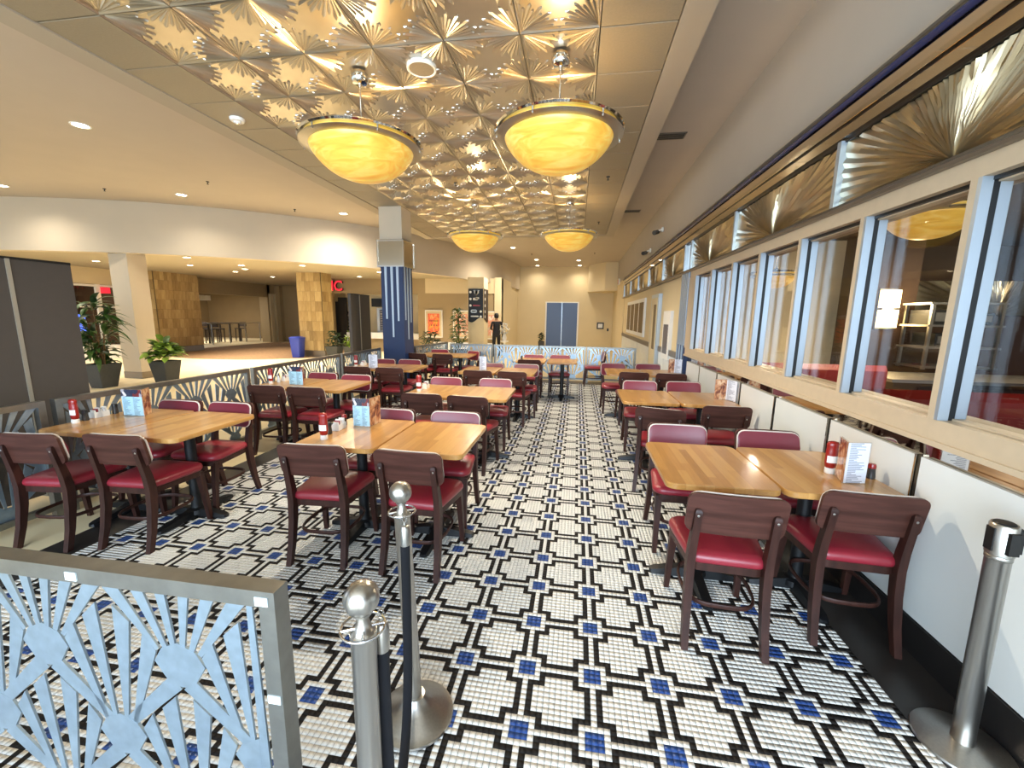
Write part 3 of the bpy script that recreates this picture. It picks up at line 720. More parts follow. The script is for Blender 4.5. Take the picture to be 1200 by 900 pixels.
def make_chair():
    t = thing('dining_chair', '', 'chair', (0, 0, 0), group='red seated walnut dining chairs')
    def seat_outline(s=1.0, y_s=1.0):
        fx, bx, fy, by, r = .222 * s, .185 * s, .205 * y_s, -.205 * y_s, .055; pts = []
        for cx, cy, a0, sg in ((fx - .075, fy - .075, 0, 1), (-fx + .075, fy - .075, 90, 1), (-bx + r, by + r, 180, 0), (bx - r, by + r, 270, 0)):
            rr = .075 if sg else r
            for k in range(6):
                a = math.radians(a0 + 18 * k); pts.append((cx + rr * math.cos(a), cy + rr * math.sin(a) + (.012 * (1 - (cx / fx) ** 2) if sg else 0)))
        return pts
    o = seat_outline(); rings = []
    for k, z in ((.965, .425), (1.0, .434), (1.01, .45), (.985, .466), (.93, .476), (.75, .482), (.4, .485)): rings.append([(x * k, y * k, z) for x, y in o])
    MB().loft(rings).build('seat', 'vinyl', t, 60)
    o2 = seat_outline(.965, .965); MB().loft([[(x, y, .385) for x, y in o2], [(x, y, .426) for x, y in o2]]).build('seat_frame', 'walnut', t, 40)
    for sx in (-1, 1):
        def sq(cx, cy, z, hw, hd): return [(cx - hw, cy - hd, z), (cx + hw, cy - hd, z), (cx + hw, cy + hd, z), (cx - hw, cy + hd, z)]
        MB().loft([sq(sx * .196, .212, 0, .014, .014), sq(sx * .19, .192, .22, .018, .018), sq(sx * .185, .165, .41, .022, .022)]).build('front_leg', 'walnut', t)
        pts = [(.182, -.268, 0, .016, .018), (.178, -.232, .14, .0175, .021), (.175, -.207, .29, .0185, .025), (.174, -.198, .42, .019, .027), (.173, -.210, .52, .018, .024), (.171, -.231, .62, .017, .021), (.169, -.249, .70, .0165, .018), (.169, -.254, .722, .0155, .014), (.170, -.254, .733, .009, .006)]
        MB().loft([sq(sx * a, b, c, d, e) for a, b, c, d, e in pts]).build('rear_leg', 'walnut', t, 50)
        MB().lathe([(.007, 0), (.007, .003), (.004, .004), (.001, .004)], 10).build('bolt_cap', 'steel', t, loc=(sx * .170, -.2635, .70)).rotation_euler = (math.pi / 2 + .2, 0, 0)
    # curved back panel
    def back(hw, z0, z1, y_off, th, r, inset=0.0):
        out = []; m = MB(); n = 12; xs = [-hw, -hw + r * .06, -hw + r * .25, -hw + r * .6, -hw + r] + [(-hw + r) + 2 * (hw - r) * k / 8 for k in range(1, 8)] + [hw - r, hw - r * .6, hw - r * .25, hw - r * .06, hw]
        def P(x, z, d):  # panel leans back and wraps forward at its ends
            return (x, -.214 - (z - .60) * .20 + .30 * x * x / .21 * .21 + d, z)
        ol = rrect(hw, (z1 - z0) / 2, r, 4); zc = (z0 + z1) / 2
        # grid: columns along x with the rounded top and bottom profile
        cols = []
        for x in xs:
            e = max(0, abs(x) - (hw - r)); dz = r - math.sqrt(max(0, r * r - e * e)); cols.append((x, z0 + dz, z1 - dz))
        for x, a, b in cols:
            ring = [P(x, a, y_off), P(x, (a + b) / 2, y_off), P(x, b, y_off), P(x, b, y_off + th), P(x, (a + b) / 2, y_off + th * (1 + inset)), P(x, a, y_off + th)]
            out.append(ring)
        m.loft(out)
        return m, [P(x, a, y_off + th * .6) for x, a, b in cols] + [P(x, b, y_off + th * .6) for x, a, b in reversed(cols)]
    m, _ = back(.218, .600, .815, -.018, .018, .042); m.build('backrest', 'walnut_panel', t, 40)
    m, ol = back(.207, .610, .808, .001, .024, .045, .5); pad = m.build('back_pad', 'vinyl_back', t, 50)
    MB().tube(ol, .0075, 6, closed=True).build('piping', 'piping', pad, 60)
    # bentwood hoop stretcher under the seat
    hp = [(.172 * math.copysign(abs(math.cos(a)) ** .55, math.cos(a)), -.014 + .187 * math.copysign(abs(math.sin(a)) ** .7, math.sin(a)), .205) for a in [2 * math.pi * k / 28 for k in range(28)]]
    MB().tube(hp, (.008, .013), 6, closed=True).build('hoop_stretcher', 'walnut', t, 60)
    return t
T0 = make_table(); C0 = make_chair(); used = {'t': False, 'c': False}
def table(x, y, label):
    if not used['t']: used['t'] = True; T0.location = (x, y, 0); T0['label'] = label; return T0
    return dup(T0, (x, y, 0), 0, label)
def chair(x, y, rz, label):
    rz = math.radians(rz)
    if not used['c']: used['c'] = True; C0.location = (x, y, 0); C0.rotation_euler = (0, 0, rz); C0['label'] = label; return C0
    return dup(C0, (x, y, 0), rz, label)
# (row name, table centre y, list of (table x, side name))
rows = [('first table pair by the window wall', 2.54, ((.792, 'aisle'), (1.380, 'window'))),
        ('second table pair by the window wall', 4.69, ((.792, 'aisle'), (1.380, 'window'))),
        ('third table pair by the window wall', 6.80, ((.775, 'aisle'), (1.362, 'window'))),
        ('first middle table pair', 2.74, ((-1.555, 'left'), (-.965, 'aisle'))),
        ('second middle table pair', 4.48, ((-1.555, 'left'), (-.985, 'aisle'))),
        ('third middle table pair', 6.40, ((-1.50, 'left'), (-.90, 'aisle'))),
        ('first table pair by the left rail', 2.67, ((-3.55, 'rail'), (-2.962, 'inner'))),
        ('second table pair by the left rail', 4.56, ((-3.48, 'rail'), (-2.89, 'inner'))),
        ('third table pair by the left rail', 6.38, ((-3.38, 'rail'), (-2.79, 'inner'))),
        ('fourth table pair by the left rail', 8.72, ((-3.10, 'rail'), (-2.512, 'inner')))]
for nm, y, tt in rows:
    for x, sd in tt: table(x, y, 'butcher block table, %s half of the %s' % (sd, nm))
table(-.87, 8.15, 'butcher block table just left of the lone far table')
table(-.26, 8.15, 'lone butcher block table at the far end of the aisle')
BK = 'walnut backed chair, %s seat, near side of %s'; FT = 'maroon pad chair, %s seat, far side of %s'
def back_chairs(row, xs_, dy=.235, jit=None):
    nm, y, tt = rows[row]
    for (tx, sd), (x, yb, a) in zip(tt, xs_): chair(x, yb + dy, a, BK % (sd, nm))
def face_chairs(row, xs_, dy=.235):
    nm, y, tt = rows[row]
    for (tx, sd), (x, yb, a) in zip(tt, xs_): chair(x, yb - dy, 180 + a, FT % (sd, nm))
back_chairs(0, ((.785, 1.945, -3), (1.44, 2.085, -3))); face_chairs(0, ((.79, 3.22, 0), (1.41, 3.17, 0)))
back_chairs(1, ((.84, 3.78, -16), (1.42, 4.03, 0))); face_chairs(1, ((.83, 5.44, 0), (1.38, 5.50, 0)))
back_chairs(2, ((.87, 6.30, 0), (1.40, 6.29, 0))); face_chairs(2, ((.67, 7.44, 4), (1.26, 7.5, 0)))
back_chairs(3, ((-1.62, 2.235, 4), (-.965, 2.235, -2))); face_chairs(3, ((-1.555, 3.25, 0), (-.98, 3.26, 0)))
back_chairs(4, ((-1.56, 3.98, 0), (-1.045, 3.95, -5))); face_chairs(4, ((-1.66, 5.12, 0), (-1.01, 5.15, 0)))
back_chairs(5, ((-1.43, 5.88, 0), (-.90, 5.88, -3))); face_chairs(5, ((-1.42, 6.88, 0), (-.82, 6.88, 0)))
back_chairs(6, ((-3.56, 2.08, 6), (-2.99, 2.17, 3))); face_chairs(6, ((-3.55, 3.16, 0), (-3.05, 3.18, 0)))
back_chairs(7, ((-3.43, 4.05, 3), (-2.93, 4.04, 2))); face_chairs(7, ((-3.41, 5.11, 0), (-2.88, 5.04, 0)))
back_chairs(8, ((-3.33, 5.85, 0), (-2.81, 5.84, 3))); face_chairs(8, ((-3.42, 6.96, 0), (-2.95, 7.0, 0)))
back_chairs(9, ((-3.25, 8.19, -10), (-2.74, 8.19, 0))); face_chairs(9, ((-3.17, 9.3, 0), (-2.45, 9.2, -38)))
chair(-.86, 7.85, 0, 'chair showing its dark walnut back, just before the far small tables')
chair(-.88, 8.44, 180, 'chair with its maroon pad facing out, behind the table left of the lone far table')
chair(-.33, 8.52, 180, 'chair tucked behind the lone far table at the aisle end')
chair(.42, 9.85, 92, 'empty chair standing sideways on its own before the far rail')

# ================================================================== TABLE TOP ITEMS
ZT = .757
def ketchup(x, y, label):
    t = thing('ketchup_bottle', label, 'bottle', (x, y, ZT), group='ketchup bottles')
    MB().lathe([(0, 0), (.023, 0), (.025, .004), (.025, .028), (.02, .032), (0, .032)], 16).build('cap', 'white', t, 40)
    MB().loft([[(.031 * k * math.cos(a), .022 * k * math.sin(a), z) for a in [2 * math.pi * j / 18 for j in range(18)]] for k, z in ((.72, .032), (.9, .04), (1, .06), (1, .13), (.93, .145), (.97, .16), (1, .172), (.85, .184), (.4, .188))]).build('bottle_body', 'red', t, 60)
    MB().loft([[(.0316 * math.cos(a), .0226 * math.sin(a), z) for a in [math.radians(-150 + 12 * j) for j in range(11)]] for z in (.065, .105)], cap=False, close=False).build('bottle_label', 'white', t, 60)
    return t
def shaker(x, y, label, kind='pepper', grp='salt and pepper shakers'):
    lid = 'red' if 'red ' in label else 'black' if kind == 'pepper' else 'steel'
    t = thing('shaker', label, 'shaker', (x, y, ZT), group=grp)
    MB().lathe([(0, 0), (.021, 0), (.022, .01), (.018, .05), (.018, .062), (0, .062)], 14).build('jar', kind, t, 50)
    MB().lathe([(.0, .06), (.0195, .06), (.0195, .075), (.016, .084), (0, .086)], 14).build('lid', lid, t, 50)
    return t
def caddy(x, y, rz, label):
    t = thing('sugar_caddy', label, 'caddy', (x, y, ZT), math.radians(rz), 'sugar packet caddies')
    MB().box(-.028, .028, -.055, .055, 0, .006).box(-.028, -.025, -.055, .055, .006, .045).box(.025, .028, -.055, .055, .006, .045).box(-.025, .025, -.055, -.052, .006, .045).box(-.025, .025, .052, .055, .006, .045).build('tray', 'white', t)
    for k, mt in enumerate(('white', 'vinyl', 'white', 'cloth', 'menu_white', 'white')): box('packet', mt, -.021, .021, -.047 + k * .016, -.047 + k * .016 + .009, .006, .062 + .008 * (k % 3), t)
    return t
def menu_stand(x, y, rz, label, w1=.135, w2=.13, a2=70, page='menu_blue', page2='photo', h=.22):
    """hinge at the origin: front page runs along -x (or +x when w1 < 0), second page leaves at angle a2"""
    t = thing('menu_stand', label, 'menu', (x, y, ZT), math.radians(rz), 'table menus')
    x0, x1 = min(0, -w1), max(0, -w1)
    box('front_page', page, x0, x1, -.002, .002, .003, h, t); box('clear_sleeve', 'acrylic', x0 - .004, x1 + .004, -.006, .006, 0, h + .004, t)
    p2 = box('photo_page', page2, 0, w2, -.002, .002, .003, h, t); p2.rotation_euler = (0, 0, math.radians(a2))
    e2 = box('clear_sleeve', 'acrylic', 0, w2 + .004, -.006, .006, 0, h + .004, t); e2.rotation_euler = (0, 0, math.radians(a2))
    return t
ketchup(-3.78, 2.51, 'red ketchup bottle by the rail on the nearest left table'); shaker(-3.80, 2.59, 'dark lidded pepper shaker beside the nearest left ketchup'); caddy(-3.83, 2.71, 0, 'white sugar caddy on the nearest left table, before the rail'); shaker(-3.82, 2.82, 'small dark topped shaker right of the sugar caddy on the nearest left table')
menu_stand(-3.5, 2.79, 4, 'menu stand with pale blue page on the nearest left table', .18, .13, 115)
ketchup(-1.70, 2.51, 'red ketchup bottle on the first middle table pair'); shaker(-1.745, 2.64, 'black pepper shaker between ketchup and sugar packets, first middle pair'); caddy(-1.745, 2.77, 2, 'white sugar packet caddy on the first middle table pair'); shaker(-1.77, 2.88, 'red topped black shaker behind the sugar packets, first middle pair')
menu_stand(-1.55, 2.87, 0, 'menu stand with light blue page on the first middle table pair', .135, .15, 85)
ketchup(-3.68, 4.45, 'red ketchup bottle on the second left rail table'); shaker(-3.66, 4.56, 'pale salt shaker beside ketchup on the second left rail table', 'salt'); caddy(-3.66, 4.69, 0, 'sugar caddy behind the salt on the second left rail table')
menu_stand(-3.24, 4.44, 0, 'menu stand with pale page on the second left rail table', .18, .1, 115)
ketchup(-3.58, 6.26, 'red ketchup bottle on the third left rail table'); caddy(-3.54, 6.43, 0, 'sugar caddy on the third left rail table')
menu_stand(-3.12, 6.10, 0, 'menu stand on the third left rail table before the blue column', .15, .2, 120, 'menu_white')
ketchup(-1.74, 4.36, 'red ketchup bottle on the second middle table pair'); shaker(-1.76, 4.46, 'pale salt shaker beside ketchup on the second middle pair', 'salt'); caddy(-1.745, 4.59, 2, 'sugar packet caddy on the second middle table pair')
menu_stand(-1.40, 6.34, 0, 'menu stand with white page on the third middle table pair', .11, .12, 110, 'menu_white')
shaker(-1.50, 6.52, 'dark shaker behind the menu on the third middle table pair')
menu_stand(1.445, 2.345, 8, 'tall white folded menu on the first window side table', -.115, .12, 68, 'menu_white', 'photo', .225)
ketchup(1.462, 2.50, 'red ketchup bottle left of the tall white folded menu'); shaker(1.645, 2.455, 'red lidded black pepper shaker right of the front window side menu')
menu_stand(1.615, 4.66, -4, 'open menu with photo page on the second window side table', .115, .13, -58, 'photo', 'menu_white')
menu_stand(1.555, 6.82, 0, 'small menu stand on the third window side table by the pilaster', .09, .11, -20, 'photo', 'menu_white')
shaker(-1.06, 8.04, 'black pepper shaker on the far table left of the lone one')

# ================================================================== STANCHIONS
def ball_post(x, y, label, ang=0.0):
    t = thing('rope_stanchion', label, 'stanchion', (x, y, 0), group='ball top rope stanchions')
    MB().lathe([(0, 0), (.148, 0), (.152, .006), (.15, .014), (.128, .024), (.118, .034), (.075, .055), (.05, .085), (.038, .1), (0, .1)], 40).build('base', 'steel', t, 35)
    MB().lathe([(.0, .09), (.0295, .09), (.0295, .865), (.031, .868), (.031, .878), (.0, .878)], 28).build('post', 'steel', t, 40)
    MB().lathe([(.03, .878), (.021, .888), (.015, .905), (.014, .918), (.019, .922), (.019, .926), (.012, .93)], 24).build('neck', 'steel', t, 50)
    n = 60; rr = []
    for k in range(13):
        a = math.pi * k / 12; rb = .041 * math.sin(a) + .001
        rr.append([(rb * (.9 + .1 * abs(math.cos(7 * math.pi * j / n)) ** .6) * math.cos(2 * math.pi * j / n), rb * (.9 + .1 * abs(math.cos(7 * math.pi * j / n)) ** .6) * math.sin(2 * math.pi * j / n), .965 - .041 * math.cos(a)) for j in range(n)])
    MB().loft(rr).build('ball', 'steel', t, 50)
    rg = MB().tube([(.05 * math.cos(a), .05 * math.sin(a), .889) for a in [2 * math.pi * k / 36 for k in range(36)]], .003, 6, closed=True).build('rope_ring', 'chrome', t, 60)
    for k in range(4):
        a = k * math.pi / 2 + .5; MB().tube([(.018 * math.cos(a), .018 * math.sin(a), .889), (.05 * math.cos(a), .05 * math.sin(a), .889)], .0035, 6).build('ring_spoke', 'chrome', rg)
    return t
PA, PB = Vector((-0.472, 0.800)), Vector((-0.590, 1.365))
pa = ball_post(PA.x, PA.y, 'steel ball topped stanchion nearest the camera, beside the railing end'); pb = ball_post(PB.x, PB.y, 'steel ball topped stanchion with its round base on the mosaic')
for c in pb.children:
    if not c.name.startswith('base'): c.rotation_euler = (0, -.038, 0)
rp = thing('stanchion_rope', 'black velvet rope sagging between the two ball topped stanchions', 'rope', (0, 0, 0))
d = (PB - PA).normalized(); a = PA + d * .052 + Vector((.03, 0)); b = PB - d * .055 + Vector((-.012, 0)); path = []
for k in range(33):
    s_ = k / 32; u = (2 * s_ - 1); z = .80 - .70 * (1 - abs(u) ** 2.2)
    uu = .5 + .5 * math.copysign(1 - (1 - abs(u)) ** 2.6, u)
    p = a + (b - a) * uu; path.append((p.x, p.y, z))
MB().tube(path, .017, 12).build('rope', 'velvet', rp, 60)
for p, sg in ((path[0], 1), (path[-1], -1)):
    MB().lathe([(.019, -.012), (.019, .05), (.014, .062), (.006, .066), (.005, .078), (0, .078)], 16, p).build('end_cap', 'steel', rp, 40)
    MB().tube([(p[0] + .008 * math.cos(q), p[1], p[2] + .087 + .011 * math.sin(q)) for q in [2 * math.pi * k / 14 for k in range(14)]], .0025, 6, closed=True).build('hook', 'chrome', rp, 60)
bs = thing('belt_stanchion', 'steel retractable belt stanchion by the white wall panel', 'stanchion', (1.535, 1.60, 0))
MB().lathe([(0, 0), (.147, 0), (.149, .006), (.146, .013), (.13, .016), (.06, .026), (.04, .03), (0, .03)], 48).build('base', 'steel', bs, 30)
MB().lathe([(0, .025), (.034, .025), (.034, .79), (.036, .793), (.0, .793)], 28).build('post', 'steel', bs, 40)
MB().lathe([(0, .793), (.034, .793), (.036, .797), (.036, .803), (.034, .807), (.038, .811), (.038, .92), (.034, .925), (0, .925)], 28).build('head', 'steel', bs, 40)
MB().box(-.040, -.03, -.014, .016, .825, .91).box(.03, .05, -.02, .02, .82, .91).box(-.016, .016, -.048, -.032, .825, .905).build('belt_slot', 'black', bs)
MB().lathe([(0, .925), (.030, .925), (.027, .929), (0, .93)], 24).build('cap', 'iron', bs, 40)
MB().loft([[(x, y, z) for z, y in ((.847, -.002), (.897, -.002), (.897, .0), (.847, .0))] for x, y in [(.045, 0)]] + [[(.17, -.04 + q, z) for z, q in ((.847, -.002), (.897, -.002), (.897, 0), (.847, 0))]]).build('belt', 'black', bs)

for c in bs.children:
    if not c.name.startswith('base'): c.rotation_euler = (0, -.022, 0)

# ================================================================== PARTITIONS BY THE RAIL
def partition(x, y0, y1, ys, h, label):
    t = thing('partition_screen', label, 'partition', (x, (y0 + y1) / 2, 0)); c = (y0 + y1) / 2
    for a, b in ((y0, ys - .014), (ys + .014, y1)): box('panel', 'dark_lam', -.03, .03, a - c, b - c, .06, h, t)
    box('seam_strip', 'dark_seam', -.036, .036, ys - c - .014, ys - c + .014, .04, h + .004, t); box('top_cap', 'iron', -.034, .034, y0 - c, y1 - c, h, h + .02, t)
    for yy in (y0 + .12, y1 - .12): box('foot', 'iron', -.16, .16, yy - c - .03, yy - c + .03, 0, .06, t)
partition(-4.45, 1.05, 3.08, 2.665, 2.0, 'large dark partition screen beyond the rail beside the nearest left tables')
partition(-4.6, 7.9, 8.68, 8.25, 2.0, 'dark partition screen beyond the rail just left of the blue column')

# ================================================================== MALL SIDE
# storefront wall along the far left with the bar front opening
struct(MB().box(-17, -16.5, 15.0, 20.4, 2.42, 3.07).box(-17, -16.5, 20.2, 20.75, 0, 3.07).box(-16.9, -16.2, 20.75, 22, 0, 3.07).build('wall_left', 'plaster_tan'), 'tan wall over the bar front opening')
for k, y in enumerate((20.3, 20.62)): box('pilaster_strip', 'plaster_far', -16.5, -16.42, y, y + .22, 0, 2.6).name = 'trim_%d' % (20 + k)
for o in [o for o in bpy.data.objects if o.name in ('trim_20', 'trim_21')]: o['kind'] = 'structure'
struct(MB().box(-23.2, -23, 12, 24, 0, 3.3).box(-23, -17, 23, 23.2, 0, 3.3).build('wall_left', 'brown_store'), 'taupe rear walls of the bar')
struct(box('ceiling', 'brown_store', -23.2, -16.6, 14, 23.2, 2.9, 3.0), 'bar ceiling')
struct(box('floor', 'mall_floor', -23.2, -16.5, 14, 23.2, -.02, .006), 'pale bar floor')
struct(box('wall_left', 'plaster_tan', -17.4, -16.9, 14.9, 15.3, 0, 3.07), 'end of the storefront wall')
bh = thing('ceiling_beam', 'lit white box beam inside the bar', 'beam', (-18.6, 17.2, 2.28)); box('beam', 'white', -.3, .3, -1.3, 1.3, -.12, .12, bh)
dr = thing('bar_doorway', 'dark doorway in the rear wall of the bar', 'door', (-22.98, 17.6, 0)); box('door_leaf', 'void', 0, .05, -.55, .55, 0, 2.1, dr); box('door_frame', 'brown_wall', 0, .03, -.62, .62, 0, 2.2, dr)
for y, lb in ((16.7, 'left'), (18.6, 'right')):
    t = thing('wall_lamp', 'small globe wall lamp on the %s of the bar door' % lb, 'lamp', (-22.9, y, 2.05)); MB().lathe([(.001, -.09), (.06, -.065), (.09, 0), (.06, .065), (.001, .09)], 14).build('globe', 'sconce', t, 60); box('bracket', 'iron', -.1, -.05, -.03, .03, -.05, .05, t)
br = thing('bar_railing', 'low glass railing with a steel top bar across the bar front', 'railing', (-17.6, 15.6, 0))
box('top_bar', 'steel', -.03, .03, 0, 5.2, 1.0, 1.05, br); box('glass', 'acrylic', -.005, .005, .05, 5.15, .1, 1.0, br)
for k in range(6): box('post', 'steel', -.02, .02, k * 1.03, k * 1.03 + .04, 0, 1.0, br)
def bar_set(x, y, i):
    t = thing('bar_table', 'dark bar table behind the low glass railing, ' + i, 'table', (x, y, .006), group='bar tables'); box('tabletop', 'dark_wood', -.35, .35, -.35, .35, .98, 1.03, t)
    for a in (-.3, .3):
        for b in (-.3, .3): box('leg', 'dark_wood', a - .03, a + .03, b - .03, b + .03, 0, .98, t)
    for k in (-1, 1):
        s_ = thing('bar_stool', 'dark bar stool %s of the bar table, %s' % ('left' if k < 0 else 'right', i), 'stool', (x + .1 * k, y + k * .62, .006), group='bar stools'); box('seat', 'dark_wood', -.2, .2, -.2, .2, .68, .73, s_); box('backrest', 'dark_wood', -.2, .2, k * .2 - .02, k * .2 + .02, .8, 1.05, s_)
        for a in (-.17, .17):
            for b in (-.17, .17): box('leg', 'dark_wood', a - .02, a + .02, b - .02, b + .02, 0, .68, s_)
for i, (x, y) in enumerate(((-18.6, 16.2), (-18.7, 18.0), (-18.6, 19.8), (-20.2, 17.1), (-20.3, 19.0))): bar_set(x, y, ('front row, left', 'front row, middle', 'front row, right', 'back row, left', 'back row, right')[i])
light('bar_lamp', 'AREA', (-20, 18.5, 2.85), 260, WARM, 2.5)
# doorway wall and food counter wall
struct(MB().box(-16.2, -13.6, 21.0, 21.3, 0, 3.07).box(-13.6, -11.8, 21.0, 21.3, 2.25, 3.07).box(-11.8, -10.9, 20.6, 21.3, 0, 3.07).build('wall_far', 'plaster_tan'), 'tan wall with dark doorway beyond the carpet')
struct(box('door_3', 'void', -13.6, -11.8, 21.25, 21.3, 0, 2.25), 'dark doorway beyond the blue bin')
struct(MB().box(-11.4, -10.45, 16.5, 16.8, 0, 3.07).box(-10.45, -6.55, 16.5, 16.8, 2.45, 3.07).box(-6.55, -5.9, 16.5, 16.8, 0, 3.07).build('wall_far', 'plaster_tan'), 'tan wall band over the food counter')
struct(MB().box(-5.9, -3.02, 16.5, 16.8, 0, 3.07).build('wall_far', 'plaster_tan'), 'tan wall with posters')
struct(box('trim_13', 'plaster_far', -6.2, -3.02, 16.44, 16.5, 2.48, 3.07), 'pale band at the top of the poster wall')
struct(box('baseboard_far', 'white', -5.9, -3.02, 16.47, 16.5, 0, .5), 'white baseboard of the poster wall')
struct(MB().box(-10.6, -6.4, 17.9, 18.1, 0, 3.07).build('wall_far', 'plaster_far'), 'cream back wall of the food counter')
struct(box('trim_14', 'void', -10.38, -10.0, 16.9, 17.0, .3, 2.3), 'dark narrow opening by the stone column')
ctr = thing('food_counter', 'pale food counter beyond the dark partition', 'counter', (-8.3, 16.9, 0)); box('body', 'plaster_tan', -1.65, 1.65, -.0, .5, 0, .55, ctr); box('worktop', 'white', -1.7, 1.7, -.08, .55, .55, .8, ctr)
mb = thing('menu_board', 'black menu screen above the food counter', 'screen', (-8.55, 17.83, 1.95)); box('housing', 'black', -.75, .75, 0, .06, -.02, .35, mb)
mb2 = thing('poster_screen', 'grey picture panel under the black menu screen', 'poster', (-8.5, 17.83, 1.25)); box('frame', 'steel', -.55, .55, 0, .06, -.62, .62, mb2); box('print', 'photo', -.42, .42, -.01, .01, -.4, .55, mb2).data.materials[0] = M['screen_menu']
pb = thing('purple_display', 'dark purple display panel left of the dark partition', 'screen', (-10.0, 17.6, .95)); box('stand', 'iron', -.3, .2, .0, .06, -.95, -.75, pb); box('housing', 'iron', -.55, .45, 0, .06, -.75, .75, pb); box('print', 'screen_menu', -.48, .4, -.01, .01, -.6, .68, pb)
# red sign letters on the tan band
def text(body, size, mat, loc, rot, parent, name, ext=.0):
    c = bpy.data.curves.new(name, 'FONT'); c.body = body; c.size = size; c.extrude = ext; c.align_x = 'CENTER'; c.align_y = 'CENTER'; c.offset = .012 * size
    c.materials.append(M[mat]); tmp = link(name, c); me = bpy.data.meshes.new_from_object(tmp.evaluated_get(bpy.context.evaluated_depsgraph_get())); bpy.data.objects.remove(tmp)
    me.materials.clear(); me.materials.append(M[mat]); o = link(name, me, parent, loc); o.rotation_euler = rot; return o
sg = thing('red_sign', 'red illuminated letters half hidden behind the stone column', 'sign', (-10.15, 16.5, 2.74))
for ch, x in (('N', -.30), ('C', .12)):
    text(ch, .58, 'sign_side', (x, -.05, 0), (math.pi / 2, 0, 0), sg, 'letter_return', .045); text(ch, .58, 'sign_red', (x, -.1, 0), (math.pi / 2, 0, 0), sg, 'letter_face', .004)
# posters
def poster(x, z, w_, h_, lb, mt):
    t = thing('framed_poster', lb, 'poster', (x, 16.5, z)); box('frame', 'white', -w_ / 2, w_ / 2, -.06, 0, -h_ / 2, h_ / 2, t); box('mat_board', 'plaster_far', -w_ / 2 + .04, w_ / 2 - .04, -.066, -.05, -h_ / 2 + .04, h_ / 2 - .04, t)
    box('print', mt, -w_ / 2 + .12, w_ / 2 - .12, -.07, -.055, -h_ / 2 + .14, h_ / 2 - .14, t); return t
p = poster(-5.86, 1.24, .74, 1.12, 'framed red and yellow poster on the tan wall right of the blue column', 'poster')
for k in range(6): box('printed_mark', 'dark_wood', -.17 + k * .065, -.135 + k * .065, -.074, -.068, .1, .145, p)
for k in range(3): box('printed_mark', 'dark_wood', -.12 + k * .11, -.07 + k * .11, -.074, -.068, -.07, -.035, p)
poster(-4.66, 1.24, .74, 1.12, 'framed pale poster partly behind the tall plant', 'poster_b'); poster(-3.42, 1.22, .66, 1.12, 'framed pale poster behind the standing person', 'poster_b')
# directory column
dc = thing('directory_column', 'cream column with a black directory sign on its upper half', 'column', (-3.62, 14.95, 0))
box('shaft', 'plaster_far', -.29, .29, -.35, .35, 0, 2.95, dc)
dpts = [(-.27, 2.55), (-.27, 1.40)] + [(-.27 + .54 * k / 12, 1.40 - .06 * math.sin(math.pi * k / 6 * .95) + .09 * k / 12) for k in range(1, 13)] + [(.27, 2.55)]
MB().prism(dpts, -.37, -.35, lambda x, z, y: (x, y, z)).build('sign_board', 'iron', dc)
MB().prism([(-.33, 2.55), (-.33, 1.5), (.2, 1.35), (.33, 1.42), (.33, 2.55)], .29, .305, lambda y, z, x: (x, y, z)).build('sign_board', 'dark_wood', dc)
def dmark(x, z, r): MB().lathe([(r, 0), (r, .006), (0, .006)], 14).build('direction_dot', 'white', dc, loc=(x, -.372, z)).rotation_euler = (math.pi / 2, 0, 0)
for z in (2.43, 2.19, 1.96): dmark(-.19, z, .042)
for z in (1.75, 1.57): dmark(.19, z, .042)
def logo(z, x0, x1, h, mat): MB().prism([(x, zz) for x, zz in rrect((x1 - x0) / 2, h / 2, h * .45, 3)], -.378, -.371, lambda x, zz, y: (x + (x0 + x1) / 2, y, zz + z)).build('sign_logo', mat, dc)
logo(2.43, -.06, .12, .12, 'cloth'); logo(2.48, -.08, .14, .03, 'steel'); logo(2.40, -.02, .08, .16, 'cloth'); logo(2.19, -.1, .09, .09, 'cloth'); logo(2.22, -.02, .13, .07, 'cloth')
logo(1.96, -.1, .16, .05, 'vinyl'); logo(1.76, -.18, .05, .11, 'steel'); logo(1.76, -.15, .02, .05, 'cloth'); logo(1.58, -.18, .11, .05, 'cloth')
for z in (2.43, 2.19, 1.96, 1.75, 1.57): MB().prism(rrect(.05, .05, .03, 3), .304, .31, lambda y, zz, x: (x, y - .2, zz + z)).build('direction_dot', 'white', dc)

# left storefront window beyond the partition
struct(MB().box(-17.2, -16.8, 6.0, 13.3, 2.5, 3.07).box(-17.2, -16.8, 6, 9.2, 0, 2.5).build('wall_left', 'plaster_far'), 'cream wall over the left storefront glazing')
sf = struct(link('window_11', None, None, (-16.8, 9.2, 0)), 'storefront glazing behind the tall potted plant')
box('pane', 'pane', -.03, -.02, 0, 4.1, 0, 2.5, sf)
for k in range(6): box('frame_post', 'white', -.05, .03, k * .8 - .07, k * .8 + .07, 0, 2.5, sf)
for z in (1.72, 2.45, .05): box('frame_rail', 'white', -.045, .025, 0, 4.1, z - .035, z + .035, sf)
struct(MB().box(-20, -19.8, 7, 14, 0, 3).box(-20, -17, 13.9, 14.1, 0, 3).build('wall_left', 'brown_wall'), 'dim interior behind the left storefront')
sc_ = thing('display_screen', 'small blue lit screen in the left storefront', 'screen', (-16.6, 11.55, 1.15)); box('stand', 'iron', -.03, .03, -.03, .03, -1.15, -.3, sc_); box('foot', 'iron', -.2, .2, -.2, .2, -1.15, -1.12, sc_); box('panel', 'black', -.04, .02, -.22, .22, -.33, .36, sc_); box('screen', 'screen', .02, .03, -.19, .19, -.28, .31, sc_)
light('store_fill', 'AREA', (-18.3, 11.5, 2.9), 70, WARM, 1.5)  # unseen fill light, added to brighten the store behind the glazing
